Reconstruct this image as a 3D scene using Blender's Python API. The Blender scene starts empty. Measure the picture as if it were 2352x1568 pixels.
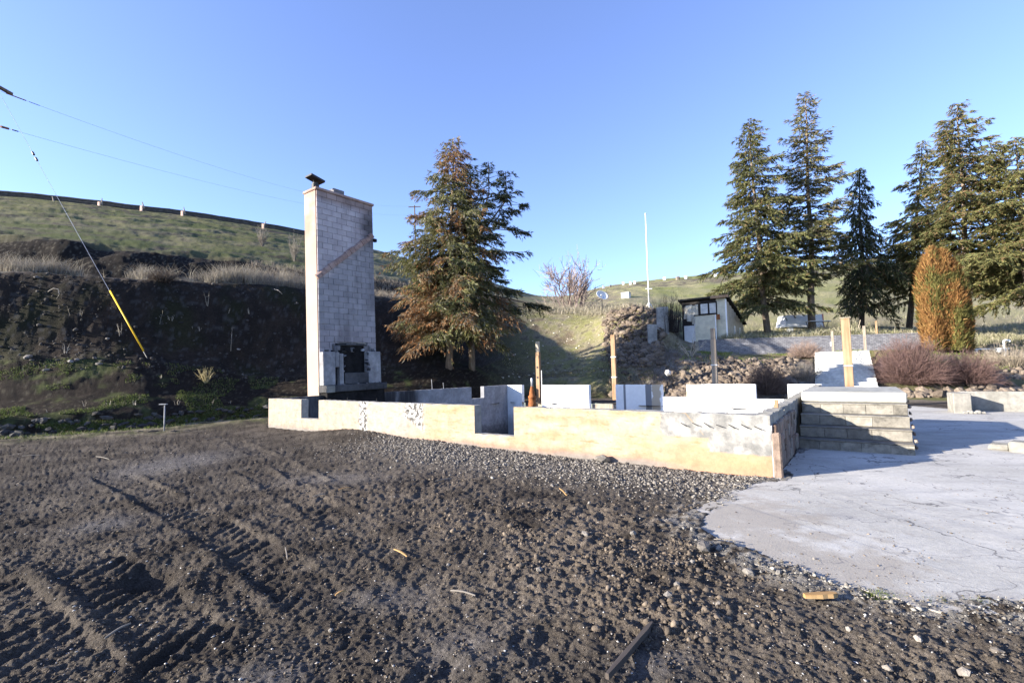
import bpy, bmesh, math, random
import numpy as np
from mathutils import Vector, Matrix
random.seed(7); RNG = np.random.default_rng(11)
sc = bpy.context.scene
COL = bpy.context.collection

# ------------------------------------------------------------------ camera
EYE, FPX, PITCH, ROLL = 1.55, 1086.3, .0628, -.0215
_c, _s = math.cos(ROLL), math.sin(ROLL)
FW = np.array([0, math.cos(PITCH), math.sin(PITCH)]); _u = np.array([0, -math.sin(PITCH), math.cos(PITCH)]); _r = np.array([1., 0, 0])
RT = _r * _c + _u * _s; UP = _u * _c - _r * _s; CAM = np.array([0, 0, EYE])
cd = bpy.data.cameras.new('camera'); cam = bpy.data.objects.new('camera', cd); COL.objects.link(cam)
cd.sensor_width = 36; cd.lens = 36 * FPX / 2352; cd.clip_start = .05; cd.clip_end = 3000
cam.matrix_world = Matrix(((RT[0], UP[0], -FW[0], 0), (RT[1], UP[1], -FW[1], 0), (RT[2], UP[2], -FW[2], EYE), (0, 0, 0, 1)))
sc.camera = cam
# survey helpers: the photograph measured on a 2352 x 1568 grid, turned into metres
def ray(x, y): return FW * FPX + RT * (x - 1176) + UP * (784 - y)
def at(x, y, Y):
    d = ray(x, y); return CAM + d / d[1] * Y
def onz(x, y, z=0.):
    d = ray(x, y); return CAM + d * ((z - EYE) / d[2])
def proj(p):
    d = np.asarray(p, float) - CAM; z = d @ FW
    return 1176 + FPX * (d @ RT) / z, 784 - FPX * (d @ UP) / z

# ------------------------------------------------------------------ sky, sun, exposure
SUN_EL, SUN_TO = math.radians(15.3), np.array([.9646, .2639])     # where the shadows fall
w = bpy.data.worlds.new('World'); sc.world = w; w.use_nodes = True
nt = w.node_tree; bg = nt.nodes['Background']
sky = nt.nodes.new('ShaderNodeTexSky'); sky.sky_type = 'NISHITA'; sky.sun_disc = False
sky.sun_elevation = SUN_EL; sky.sun_rotation = math.atan2(-SUN_TO[0], -SUN_TO[1])
sky.altitude = 900; sky.air_density = 1.0; sky.dust_density = .6; sky.ozone_density = 4.5
hs = nt.nodes.new('ShaderNodeHueSaturation'); hs.inputs['Saturation'].default_value = .97; hs.inputs['Hue'].default_value = .516; hs.inputs['Value'].default_value = .98
gm = nt.nodes.new('ShaderNodeGamma'); gm.inputs['Gamma'].default_value = .9; nt.links.new(sky.outputs[0], gm.inputs['Color']); nt.links.new(gm.outputs[0], hs.inputs['Color']); nt.links.new(hs.outputs[0], bg.inputs['Color']); bg.inputs['Strength'].default_value = .15
sd = bpy.data.lights.new('sun', 'SUN'); sd.energy = 5; sd.angle = math.radians(.53); sd.color = (1, .93, .82)
sun = bpy.data.objects.new('sun', sd); COL.objects.link(sun)
sdir = Vector((SUN_TO[0] * math.cos(SUN_EL), SUN_TO[1] * math.cos(SUN_EL), -math.sin(SUN_EL)))
sun.rotation_euler = sdir.to_track_quat('-Z', 'Y').to_euler(); sun.location = (-20, -8, 12)
vs = sc.view_settings; vs.view_transform = 'Standard'; vs.look = 'None'; vs.gamma = 1; vs.use_curve_mapping = False; vs.exposure = 1.8
try:
    sc.cycles.max_bounces = 5; sc.cycles.transparent_max_bounces = 4
except Exception: pass

# ------------------------------------------------------------------ noise
def _hash(ix, iy, s):
    h = (ix.astype(np.int64) * 374761393 + iy.astype(np.int64) * 668265263 + s * 974634777) & 0xffffffff
    h = ((h ^ (h >> 13)) * 1274126177) & 0xffffffff
    return ((h ^ (h >> 16)) & 0xffff) / 65535.
def vn(x, y, s=0):
    x = np.asarray(x, float); y = np.asarray(y, float)
    ix = np.floor(x); iy = np.floor(y); fx = x - ix; fy = y - iy
    fx = fx * fx * (3 - 2 * fx); fy = fy * fy * (3 - 2 * fy)
    a = _hash(ix, iy, s); b = _hash(ix + 1, iy, s); c = _hash(ix, iy + 1, s); d = _hash(ix + 1, iy + 1, s)
    return (a + (b - a) * fx) * (1 - fy) + (c + (d - c) * fx) * fy
def fbm(x, y, f, o=4, s=0, g=.5):
    r = 0; a = 1; t = 0
    for i in range(o):
        r = r + a * vn(x * f + 17.3 * i, y * f - 9.1 * i, s + i); t += a; a *= g; f *= 2.03
    return r / t
def smooth(a, b, x):
    t = np.clip((x - a) / (b - a), 0, 1); return t * t * (3 - 2 * t)

# ------------------------------------------------------------------ mesh helpers
def tag(o, label=None, cat=None, group=None, kind=None):
    if label: o['label'] = label
    if cat: o['category'] = cat
    if group: o['group'] = group
    if kind: o['kind'] = kind
    return o
def thing(name, label, cat, loc=(0, 0, 0), rz=0, group=None, rot=None):
    o = bpy.data.objects.new(name, None); COL.objects.link(o); o.empty_display_size = .2
    o.location = loc; o.rotation_euler = rot if rot else (0, 0, rz)
    return tag(o, label, cat, group)
def link(name, me, parent=None, loc=None, rot=None, scale=None):
    o = bpy.data.objects.new(name, me); COL.objects.link(o)
    if parent: o.parent = parent
    if loc is not None: o.location = loc
    if rot is not None: o.rotation_euler = rot
    if scale is not None: o.scale = scale
    return o
def np_mesh(name, V, F, mat, col=None, smooth_shade=False, col2=None):
    V = np.ascontiguousarray(V, np.float32); F = np.ascontiguousarray(F, np.int32)
    me = bpy.data.meshes.new(name); n = len(F); k = F.shape[1]
    me.vertices.add(len(V)); me.vertices.foreach_set('co', V.ravel())
    me.loops.add(n * k); me.loops.foreach_set('vertex_index', F.ravel())
    me.polygons.add(n); me.polygons.foreach_set('loop_start', np.arange(0, n * k, k, dtype=np.int32))
    me.polygons.foreach_set('loop_total', np.full(n, k, np.int32))
    if smooth_shade: me.polygons.foreach_set('use_smooth', np.ones(n, bool))
    for nm, c in (('Col', col), ('Mask', col2)):
        if c is not None:
            at_ = me.attributes.new(nm, 'FLOAT_COLOR', 'POINT')
            c4 = np.ones((len(V), 4), np.float32); c4[:, :3] = c; at_.data.foreach_set('color', c4.ravel())
    me.update(calc_edges=True); me.materials.append(mat); return me
class MB:
    def __init__(s): s.v = []; s.f = []
    def add(s, v, f):
        n = len(s.v); s.v += [tuple(map(float, p)) for p in v]; s.f += [tuple(i + n for i in q) for q in f]; return s
    def box(s, x0, x1, y0, y1, z0, z1, j=0., M=None):
        p = [(x, y, z) for z in (z0, z1) for y in (y0, y1) for x in (x0, x1)]
        if j: p = [tuple(c + random.uniform(-j, j) for c in q) for q in p]
        if M is not None: p = [tuple(M @ Vector(q)) for q in p]
        return s.add(p, [(0, 2, 3, 1), (4, 5, 7, 6), (0, 1, 5, 4), (2, 6, 7, 3), (0, 4, 6, 2), (1, 3, 7, 5)])
    def bbox(s, x0, x1, y0, y1, z0, z1, b=.01, j=0.):
        # box with chamfered edges
        cx, cy, cz = (x0 + x1) / 2, (y0 + y1) / 2, (z0 + z1) / 2; h = ((x1 - x0) / 2, (y1 - y0) / 2, (z1 - z0) / 2)
        b = min(b, .45 * min(h)); V = []; idx = {}
        for sx in (-1, 1):
            for sy in (-1, 1):
                for sz in (-1, 1):
                    J = [random.uniform(-j, j) for _ in range(3)] if j else (0, 0, 0)
                    for ax in range(3):
                        d = [b, b, b]; d[ax] = 0
                        idx[(sx, sy, sz, ax)] = len(V)
                        V.append((cx + sx * (h[0] - d[0]) + J[0], cy + sy * (h[1] - d[1]) + J[1], cz + sz * (h[2] - d[2]) + J[2]))
        F = []
        for ax in range(3):
            o = [i for i in range(3) if i != ax]
            for sg in (-1, 1):
                q = []
                for a, c in ((-1, -1), (1, -1), (1, 1), (-1, 1)):
                    k = [0, 0, 0]; k[ax] = sg; k[o[0]] = a; k[o[1]] = c; q.append(idx[(*k, ax)])
                flip = (sg < 0) ^ (ax == 1); F.append(tuple(q[::-1]) if flip else tuple(q))
        for ax in range(3):
            o = [i for i in range(3) if i != ax]
            for a in (-1, 1):
                for c in (-1, 1):
                    q = []
                    for sg, fx in ((-1, 0), (1, 0), (1, 1), (-1, 1)):
                        k = [0, 0, 0]; k[ax] = sg; k[o[0]] = a; k[o[1]] = c; q.append(idx[(*k, o[fx])])
                    F.append(tuple(q))
        for sx in (-1, 1):
            for sy in (-1, 1):
                for sz in (-1, 1): F.append(tuple(idx[(sx, sy, sz, k)] for k in range(3)))
        return s.add(V, F)
    def tube(s, pts, r, n=6, r1=None, cap=True):
        pts = [Vector(p) for p in pts]; m = len(pts); V = []; F = []
        if r1 is None: r1 = r
        ref = None
        for i, p in enumerate(pts):
            d = (pts[min(i + 1, m - 1)] - pts[max(i - 1, 0)]).normalized()
            if ref is None: ref = d.orthogonal().normalized()
            ref = (ref - d * ref.dot(d)).normalized(); bi = d.cross(ref)
            rr = r + (r1 - r) * i / max(1, m - 1)
            for k in range(n):
                t = 2 * math.pi * k / n; V.append(p + (ref * math.cos(t) + bi * math.sin(t)) * rr)
        for i in range(m - 1):
            for k in range(n):
                a = i * n + k; b = i * n + (k + 1) % n; F.append((a, b, b + n, a + n))
        if cap: F.append(tuple(range(n))[::-1]); F.append(tuple(range((m - 1) * n, m * n)))
        return s.add(V, F)
    def lathe(s, prof, n=16, c=(0, 0, 0)):
        V = []; F = []
        for r, z in prof:
            for k in range(n):
                t = 2 * math.pi * k / n; V.append((c[0] + r * math.cos(t), c[1] + r * math.sin(t), c[2] + z))
        for i in range(len(prof) - 1):
            for k in range(n):
                a = i * n + k; b = i * n + (k + 1) % n; F.append((a, b, b + n, a + n))
        F.append(tuple(range(n))[::-1]); F.append(tuple(range((len(prof) - 1) * n, len(prof) * n)))
        return s.add(V, F)
    def mesh(s, name, mat, sm=False):
        me = bpy.data.meshes.new(name); me.from_pydata(s.v, [], s.f); me.update()
        bm = bmesh.new(); bm.from_mesh(me); bmesh.ops.recalc_face_normals(bm, faces=bm.faces); bm.to_mesh(me); bm.free()
        me.materials.append(mat)
        if sm: me.polygons.foreach_set('use_smooth', [True] * len(me.polygons))
        return me
    def build(s, name, mat, parent=None, sm=False, **k): return link(name, s.mesh(name, mat, sm), parent, **k)

# ------------------------------------------------------------------ material helpers
class N:
    def __init__(s, name, rough=.9, spec=.2):
        s.m = bpy.data.materials.new(name); s.m.use_nodes = True; s.t = s.m.node_tree; s.b = s.t.nodes['Principled BSDF']
        s.b.inputs['Roughness'].default_value = rough; s.b.inputs['Specular IOR Level'].default_value = spec
    def n(s, typ, **k):
        o = s.t.nodes.new(typ)
        for a, v in k.items(): setattr(o, a, v)
        return o
    def set(s, sock, v):
        if v is None: return
        if isinstance(v, bpy.types.NodeSocket): s.t.links.new(v, sock)
        elif isinstance(v, (tuple, list)) and sock.type == 'RGBA' and len(v) == 3: sock.default_value = (*v, 1)
        else: sock.default_value = v
    def obj(s): return s.n('ShaderNodeTexCoord').outputs['Object']
    def wpos(s): return s.n('ShaderNodeNewGeometry').outputs['Position']
    def rnd(s): return s.n('ShaderNodeObjectInfo').outputs['Random']
    def attr(s, nm): return s.n('ShaderNodeAttribute', attribute_name=nm).outputs['Color']
    def noise(s, scale, detail=4, rough=.55, vec=None, dist=0):
        o = s.n('ShaderNodeTexNoise'); o.inputs['Scale'].default_value = scale; o.inputs['Detail'].default_value = detail
        o.inputs['Roughness'].default_value = rough; o.inputs['Distortion'].default_value = dist; s.set(o.inputs['Vector'], vec); return o.outputs['Fac']
    def vor(s, scale, vec=None, feat='F1', out='Distance'):
        o = s.n('ShaderNodeTexVoronoi', feature=feat); o.inputs['Scale'].default_value = scale; s.set(o.inputs['Vector'], vec); return o.outputs[out]
    def map(s, vec, scale=(1, 1, 1), loc=(0, 0, 0)):
        o = s.n('ShaderNodeMapping'); o.inputs['Scale'].default_value = scale; o.inputs['Location'].default_value = loc; s.set(o.inputs['Vector'], vec); return o.outputs[0]
    def mx(s, f, a, b, blend='MIX'):
        o = s.n('ShaderNodeMix', data_type='RGBA', blend_type=blend); s.set(o.inputs[0], f); s.set(o.inputs[6], a); s.set(o.inputs[7], b); return o.outputs[2]
    def ma(s, op, a, b=None, c=None):
        o = s.n('ShaderNodeMath', operation=op)
        for i, v in enumerate((a, b, c)):
            if v is not None: s.set(o.inputs[i], v)
        return o.outputs[0]
    def rng(s, v, a, b, c=0., d=1.):
        o = s.n('ShaderNodeMapRange', interpolation_type='SMOOTHSTEP')
        for i, q in enumerate((v, a, b, c, d)): s.set(o.inputs[i], q)
        return o.outputs[0]
    def sep(s, v):
        o = s.n('ShaderNodeSeparateXYZ'); s.set(o.inputs[0], v); return o.outputs
    def hsv(s, col, h=.5, sa=1., v=1.):
        o = s.n('ShaderNodeHueSaturation'); s.set(o.inputs['Hue'], h); s.set(o.inputs['Saturation'], sa); s.set(o.inputs['Value'], v); s.set(o.inputs['Color'], col); return o.outputs[0]
    def bump(s, h, st=.5, dist=.02):
        o = s.n('ShaderNodeBump'); o.inputs['Strength'].default_value = st; o.inputs['Distance'].default_value = dist; s.set(o.inputs['Height'], h)
        s.t.links.new(o.outputs[0], s.b.inputs['Normal'])
    def out(s, col): s.set(s.b.inputs['Base Color'], col); return s.m
def plain(name, c, rough=.8, var=.25, scale=6, spec=.2, metal=0, bump=0):
    m = N(name, rough, spec); v = m.obj(); f = m.noise(scale, 5, .6, v)
    m.b.inputs['Metallic'].default_value = metal
    if bump: m.bump(m.noise(scale * 5, 4, .6, v), bump, .01)
    k = m.rng(f, .3, .7, 1 - var, 1 + var)
    return m.out(m.hsv(m.mx(.0, c, c), .5, 1, k))
def leafmat(name, trans=.25):
    m = N(name, .75, .15); c = m.attr('Col'); m.set(m.b.inputs['Base Color'], c)
    tr = m.n('ShaderNodeBsdfTranslucent'); m.set(tr.inputs[0], c); mxs = m.n('ShaderNodeMixShader'); mxs.inputs[0].default_value = trans
    m.t.links.new(m.b.outputs[0], mxs.inputs[1]); m.t.links.new(tr.outputs[0], mxs.inputs[2])
    m.t.links.new(mxs.outputs[0], m.t.nodes['Material Output'].inputs[0]); return m.m
LEAF = leafmat('foliage'); STEM = leafmat('dry_stems', .15)

# ------------------------------------------------------------------ the house frame: a along the front wall, b towards the back
TH = .628; E1 = np.array([math.cos(TH), -math.sin(TH)]); E2 = np.array([math.sin(TH), math.cos(TH)])
FR = np.array([3.5647, 6.6402]); LEN, DEP, WH = 13.7714, 12.3133, .86
FL = FR - LEN * E1
def hw(a, b, z=0.): p = FL + a * E1 + b * E2; return np.array([p[0], p[1], z])
def ab(X, Y): return (X - FL[0]) * E1[0] + (Y - FL[1]) * E1[1], (X - FL[0]) * E2[0] + (Y - FL[1]) * E2[1]

# ------------------------------------------------------------------ terrain: cross-sections surveyed at several bearings
# each: bearing column, then (depth, row) for toe, kerb, slope, bank foot, bank top, bench, cut top, ridge; row < 10 is a height in metres
SEC = {
 -900: [(10.5, 0.), (11.2, .4), (12.5, 1.), (14, 2.2), (15.5, 5.), (19, 5.), (21, 6.), (50, 14.)],
 -400: [(12.3, 0.), (12.8, .45), (14.3, 930), (16.5, 822), (18.5, 618), (23.2, 622), (25.5, 525), (60, 432)],
 0:    [(13.4, 0.), (13.9, 962), (15.5, 920), (18, 815), (20.3, 628), (25.5, 633), (28, 548), (66, 449)],
 150:  [(14.2, 0.), (14.7, 952), (16.2, 910), (18.7, 815), (21.1, 634), (26.2, 638), (29, 560), (68, 463)],
 300:  [(15.0, 0.), (15.5, 944), (17, 900), (19.5, 815), (22, 643), (27, 645), (30, 577), (70, 480)],
 450:  [(16.7, 0.), (17.2, 938), (18.5, 900), (20.7, 835), (24, 648), (29, 650), (32.3, 590), (73, 498)],
 600:  [(18.5, 0.), (19, 935), (20, 905), (22, 862), (26, 655), (31, 655), (34.5, 608), (76, 521)],
 740:  [(19.7, 0.), (20.2, .4), (21.2, 893), (22.8, 855), (28, 668), (33, 666), (37, 625), (80, 547)],
 870:  [(21.3, 0.), (21.9, .35), (23, 886), (24.6, 853), (31.5, 682), (36, 680), (40, 642), (85, 575)],
 1000: [(22.9, 0.), (23.4, .35), (24.3, 876), (25.6, 848), (36, 697), (41, 692), (46, 660), (90, 612)],
 1100: [(25.2, 0.), (25.8, .35), (26.6, 869), (28, 846), (39.5, 715), (45, 700), (52, 676), (92, 640)],
 1180: [(26.6, 0.), (27.6, .4), (29.8, 856), (34, 805), (42, 724), (47, 706), (56, 689), (94, 664)],
 1240: [(27.6, 0.), (29.2, 874), (31.5, 848), (35, 802), (41.5, 730), (46.5, 707), (57, 697), (100, 682)],
 1310: [(27, 0.), (28.8, 872), (31.2, 845), (34.8, 800), (40.5, 735), (46, 709), (60, 708), (106, 680)],
 1375: [(26.2, 0.), (28, 876), (30.2, 845), (33.5, 798), (38.5, 735), (42, 713), (57, 709), (112, 659)],
 1450: [(25, 0.), (26.5, 884), (28.5, 848), (31, 795), (33.5, 712), (36, 708), (52, 705), (115, 648)],
 1515: [(24.4, 0.), (25.7, 882), (27.5, 838), (30, 797), (32, 715), (35, 712), (51, 722), (117, 641)],
 1560: [(24, 0.), (25.3, 880), (27.2, 836), (29.8, 806), (31.5, 797), (37, 776), (50, 738), (118, 636)],
 1690: [(22.7, 0.), (23.9, 882), (26, 850), (28.2, 818), (29.62, 813), (29.9, 779), (42, 766), (118, 626)],
 1800: [(22, 0.), (23, 885), (25.4, 851), (27.7, 819), (29.06, 812), (29.35, 774), (42, 760), (120, 618)],
 2000: [(21.3, 0.), (22.2, 889), (24.5, 851), (26.8, 813), (28.1, 806), (28.4, 767), (42, 753), (122, 606)],
 2110: [(20.9, 0.), (21.8, 891), (24, 857), (26.3, 813), (27.58, 803), (28.3, 772), (43, 752), (122, 600)],
 2200: [(20.5, 0.), (21.3, 893), (23.5, 864), (26, 815), (28.5, 797), (32, 778), (45, 757), (122, 596)],
 2352: [(20, 0.), (20.8, 899), (23, 870), (26, 822), (29, 798), (33, 778), (45, 748), (122, 588)],
 2700: [(19.5, 0.), (20.3, 905), (22.5, 875), (26, 822), (29, 798), (33, 778), (45, 745), (122, 582)],
 3600: [(18, 0.), (19, .5), (21, .8), (25, 2.), (29, 2.5), (33, 2.8), (45, 5.), (110, 22.)],
}
SX = sorted(SEC)
K = len(SEC[0])
tabY = np.array([[p[0] for p in SEC[x]] for x in SX]); tabZ = np.zeros_like(tabY); tabX = np.zeros_like(tabY)
for i, x in enumerate(SX):
    for k, (Y, v) in enumerate(SEC[x]):
        if v < 50: q = at(x, 850, Y); tabX[i, k], tabZ[i, k] = q[0], v
        else: q = at(x, v, Y); tabX[i, k], tabZ[i, k] = q[0], q[2]
cols = np.concatenate([np.linspace(-900, -130, 26)[:-1], np.linspace(-130, 2480, 800), np.linspace(2480, 3600, 30)[1:]])
def smooth_cols(t):
    g = np.array([np.interp(cols, SX, t[:, k]) for k in range(K)]).T
    kx = np.exp(-np.linspace(-2, 2, 41) ** 2); kx /= kx.sum()
    p = np.pad(g, ((20, 20), (0, 0)), 'edge'); o = np.stack([np.convolve(p[:, k], kx, 'valid') for k in range(K)], 1)
    m = ((cols > -100) & (cols < 2450))[:, None]
    return np.where(m, o, g)
cY, cX, cZ = smooth_cols(tabY), smooth_cols(tabX), smooth_cols(tabZ)
# rows: flat yard, then between the surveyed lines
near = []
yp = 1640.
H0 = 852.
near = [1.9]
for yy in np.concatenate([np.linspace(1640, 1000, 330), np.linspace(1000, 900, 60)[1:]]): near.append(EYE * FPX / (yy - H0))
near = np.array(sorted(set(near)))
near = near[near > 1.9]; near = np.concatenate([[1.9], near])
tn = (near - 1.9) / (near.max() - 1.9)                         # 0..1 towards the toe
sub = [5, 16, 16, 34, 22, 30, 60]
rows = []                                                      # list of (X,Y,Z) column arrays
feat = []
for t in tn:
    Y = 1.9 + (cY[:, 0] - 1.9) * t
    X = Y * (cX[:, 0] / cY[:, 0]); rows.append((X, Y, np.zeros_like(Y))); feat.append(t)
for k in range(K - 1):
    for j in range(1, sub[k] + 1):
        t = j / sub[k]
        te = t if k in (1, 2, 4, 6) else t * t * (3 - 2 * t) * .6 + t * .4
        rows.append((cX[:, k] + (cX[:, k + 1] - cX[:, k]) * t, cY[:, k] + (cY[:, k + 1] - cY[:, k]) * t, cZ[:, k] + (cZ[:, k + 1] - cZ[:, k]) * te)); feat.append(k + 1 + t)
# behind the ridge the ground falls away and runs on
for d, f in ((12, .96), (45, .8), (200, .55), (900, .3)):
    s_ = 1 + d / cY[:, -1]; rows.append((cX[:, -1] * s_, cY[:, -1] * s_, cZ[:, -1] * f)); feat.append(8 + d / 1000)
GX = np.array([r[0] for r in rows]); GY = np.array([r[1] for r in rows]); GZ = np.array([r[2] for r in rows]); FE = np.array(feat)[:, None] * np.ones_like(GX)
PXC = cols[None, :] * np.ones_like(GX)
NR, NC = GX.shape
# macro relief away from the yard
far = smooth(1.1, 2.2, FE)
def slopey(sx, lo, hi): return smooth(lo - 40, lo + 40, sx) * (1 - smooth(hi - 40, hi + 40, sx))
amp = .10 + .25 * smooth(4.8, 5.5, FE) * (1 - smooth(6.5, 7.2, FE)) + .22 * smooth(7, 7.4, FE) * (1 - smooth(7.9, 8, FE))
GZ = GZ + far * amp * (fbm(GX, GY, .35, 4, 5) - .5) * 2
cut = smooth(3.0, 4.2, FE) * (1 - smooth(5.0, 5.3, FE)) * (1 - smooth(1150, 1350, PXC))
GZ = GZ + cut * .13 * (fbm(GX, GY, .9, 4, 8) - .5) * 2
cut2 = smooth(5.9, 6.3, FE) * (1 - smooth(7.0, 7.15, FE)) * (1 - smooth(1000, 1200, PXC))
GZ = GZ + cut2 * .45 * (fbm(GX, GY, .55, 4, 9) - .5) * 2
# terracettes: stock paths along the green slope
terr = smooth(7.05, 7.2, FE) * (1 - smooth(7.75, 7.95, FE)) * (1 - smooth(1100, 1400, PXC))
GZ = GZ + terr * .12 * np.sin(GZ * 3.1 + 3 * fbm(GX, GY, .12, 3, 3)) * fbm(GX, GY, .2, 3, 4)
GM = GZ.copy()                                                 # macro surface used to set things down

PAD = np.array([(3.55, 6.55), (3.1, 6.38), (2.5, 5.75), (2.02, 5.28), (1.58, 4.7), (1.72, 4.15), (1.93, 3.7), (2.25, 3.3), (2.6, 3.04), (3.3, 2.97), (6, 2.85), (12, 2.2), (24, 1.5), (26, 13), (17, 14.6), (14.2, 15.2), (14.1, 16.8), (11.2, 16.6)])
def inside(px, py, poly):
    r = np.zeros(px.shape, bool); j = len(poly) - 1
    for i in range(len(poly)):
        xi, yi = poly[i]; xj, yj = poly[j]
        c = ((yi > py) != (yj > py)) & (px < (xj - xi) * (py - yi) / (yj - yi + 1e-12) + xi); r ^= c; j = i
    return r
def pdist(px, py, poly):
    d = np.full(px.shape, 99.)
    for i in range(len(poly)):
        a = poly[i]; b = poly[(i + 1) % len(poly)]; e = b - a; t = np.clip(((px - a[0]) * e[0] + (py - a[1]) * e[1]) / (e @ e), 0, 1)
        d = np.minimum(d, np.hypot(px - a[0] - e[0] * t, py - a[1] - e[1] * t))
    return np.where(inside(px, py, poly), d, -d)
pad_d_ = pdist(GX, GY, PAD)
# ------------------------------------------------------------------ yard micro relief
A_, B_ = ab(GX, GY)
yard = 1 - smooth(1.0, 1.6, FE)
mound = .19 * np.exp(-((A_ - 4.6) / 1.5) ** 2 - ((B_ + .15) / .9) ** 2) + .06 * np.exp(-((A_ - 7.2) / 1.4) ** 2 - ((B_ + .3) / .8) ** 2)
GM = GM + mound * yard
def pxreg(x0, y0, rx, ry):
    p = onz(x0, y0); e = onz(x0 + rx, y0); n_ = onz(x0, y0 - ry)
    return np.exp(-((GX - p[0]) / abs(e[0] - p[0])) ** 2 - ((GY - p[1]) / abs(n_[1] - p[1])) ** 2)
clod = np.clip(pxreg(1430, 1235, 200, 65) + .9 * pxreg(1220, 1190, 230, 45) + .7 * pxreg(1300, 1330, 220, 60) + .6 * pxreg(900, 1130, 260, 45) + .8 * pxreg(1560, 1420, 160, 45) + .5 * pxreg(2150, 1520, 250, 60) + .55 * pxreg(1050, 1040, 200, 25), 0, 1)
flat_ = np.clip(pxreg(240, 1205, 60, 18) + pxreg(400, 1065, 90, 25) + .8 * pxreg(1060, 1480, 140, 50) + .8 * pxreg(620, 1545, 100, 40) + .7 * pxreg(1500, 1530, 120, 40) + .8 * pxreg(900, 1370, 120, 25) + pxreg(780, 1100, 120, 14), 0, 1)
micro = .040 * (fbm(GX, GY, .9, 3, 20) - .5) + .030 * (fbm(GX, GY, 5, 3, 21) - .5)
rg = 1 - np.abs(2 * fbm(GX, GY, 9, 3, 22) - 1)
micro = micro + (.010 + .022 * clod) * (rg - .6) * (1 - .8 * flat_)
micro = micro + (.016 + .020 * clod) * (fbm(GX, GY, 18, 4, 23, .7) - .5) * 2 * (1 - .8 * flat_)
micro = micro + .017 * (vn(GX * 42, GY * 42, 24) - .5) * (1 - .6 * flat_) + .03 * clod
def track(pts, wdt, lug, depth, ridge):
    global micro
    P = np.array([onz(*p)[:2] for p in pts]); best = np.full(GX.shape, 9.); ss = np.zeros(GX.shape); sg = np.zeros(GX.shape); acc = 0
    for i in range(len(P) - 1):
        d = P[i + 1] - P[i]; L = np.hypot(*d); d = d / L; n = np.array([-d[1], d[0]])
        s = np.clip((GX - P[i, 0]) * d[0] + (GY - P[i, 1]) * d[1], 0, L); q = np.hypot(GX - P[i, 0] - d[0] * s, GY - P[i, 1] - d[1] * s)
        side = np.sign((GX - P[i, 0]) * n[0] + (GY - P[i, 1]) * n[1]); m = q < best
        best = np.where(m, q, best); ss = np.where(m, acc + s, ss); sg = np.where(m, side, sg); acc += L
    best = best + .05 * (fbm(GX, GY, 3, 3, 31) - .5)
    fade = smooth(.36, .62, fbm(GX, GY, .8, 3, 33))
    inn = 1 - smooth(wdt * .8, wdt, best)
    bars = np.clip(np.sin((ss + best * sg * .7 + .16 * (fbm(GX, GY, 1.6, 3, 37) - .5)) * 2 * math.pi / lug) * 1.5, -1, 1) * (.25 + 1.1 * smooth(.35, .7, fbm(GX, GY, 2.4, 3, 38)))
    rim = np.exp(-((best - wdt * 1.15) / (wdt * .22)) ** 2)
    micro = micro + fade * (inn * (-depth + .55 * depth * bars) + rim * ridge * (.3 + 1.2 * fbm(GX, GY, 4, 2, 35)))
track([(990, 1568), (800, 1430), (640, 1310), (470, 1200), (250, 1090)], .24, .17, .022, .016)
track([(520, 1568), (400, 1450), (260, 1330), (60, 1210)], .26, .17, .022, .008)
track([(140, 1568), (40, 1450), (-60, 1350)], .26, .17, .018, .01)
track([(1430, 1568), (1130, 1400), (900, 1265), (690, 1140), (520, 1050)], .22, .19, .010, .008)
track([(720, 1110), (640, 1062), (540, 1015)], .2, .2, .012, .022)
track([(2250, 1568), (1950, 1470), (1640, 1390), (1400, 1330)], .22, .2, .016, .014)
hp = onz(352, 1322); micro = micro - .17 * np.exp(-(((GX - hp[0]) / .20) ** 2 + ((GY - hp[1]) / .17) ** 2)) + .04 * np.exp(-(((GX - hp[0] - .3) / .14) ** 2 + ((GY - hp[1]) / .2) ** 2))
micro = micro + .022 * np.exp(-(np.minimum(pad_d_, 0) / .2) ** 2)
micro = micro * smooth(1.9, 2.4, GY) * (.6 + .4 * (1 - smooth(9, 16, GY)))
# keep the dirt below the slab and off the house walls
pad_d = pad_d_
inpad = smooth(.10, .30, pad_d + .22 * (fbm(GX, GY, 4, 3, 41) - .5))
inho = ((A_ > -.05) & (A_ < LEN + .05) & (B_ > -.02) & (B_ < DEP + .05))
GZ = GM + micro * yard
GZ = np.where(yard > .5, GZ * (1 - inpad) + (-.07) * inpad, GZ)
stp = smooth(1868, 1884, PXC) * (1 - smooth(2006, 2022, PXC)) * smooth(1.0, 1.2, FE) * (1 - smooth(4.3, 4.8, FE)); GZ = GZ - .7 * stp
GZ = np.where(inho & (yard > .5), np.minimum(GZ, .0) - .02, GZ)
GZ = GZ + (1 - yard) * .11 * (fbm(GX, GY, 2.2, 4, 45) - .5) + (1 - yard) * .03 * smooth(3, 3.5, FE) * (1 - smooth(5, 5.3, FE)) * (fbm(GX, GY, 9, 3, 46) - .5) * 2

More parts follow.
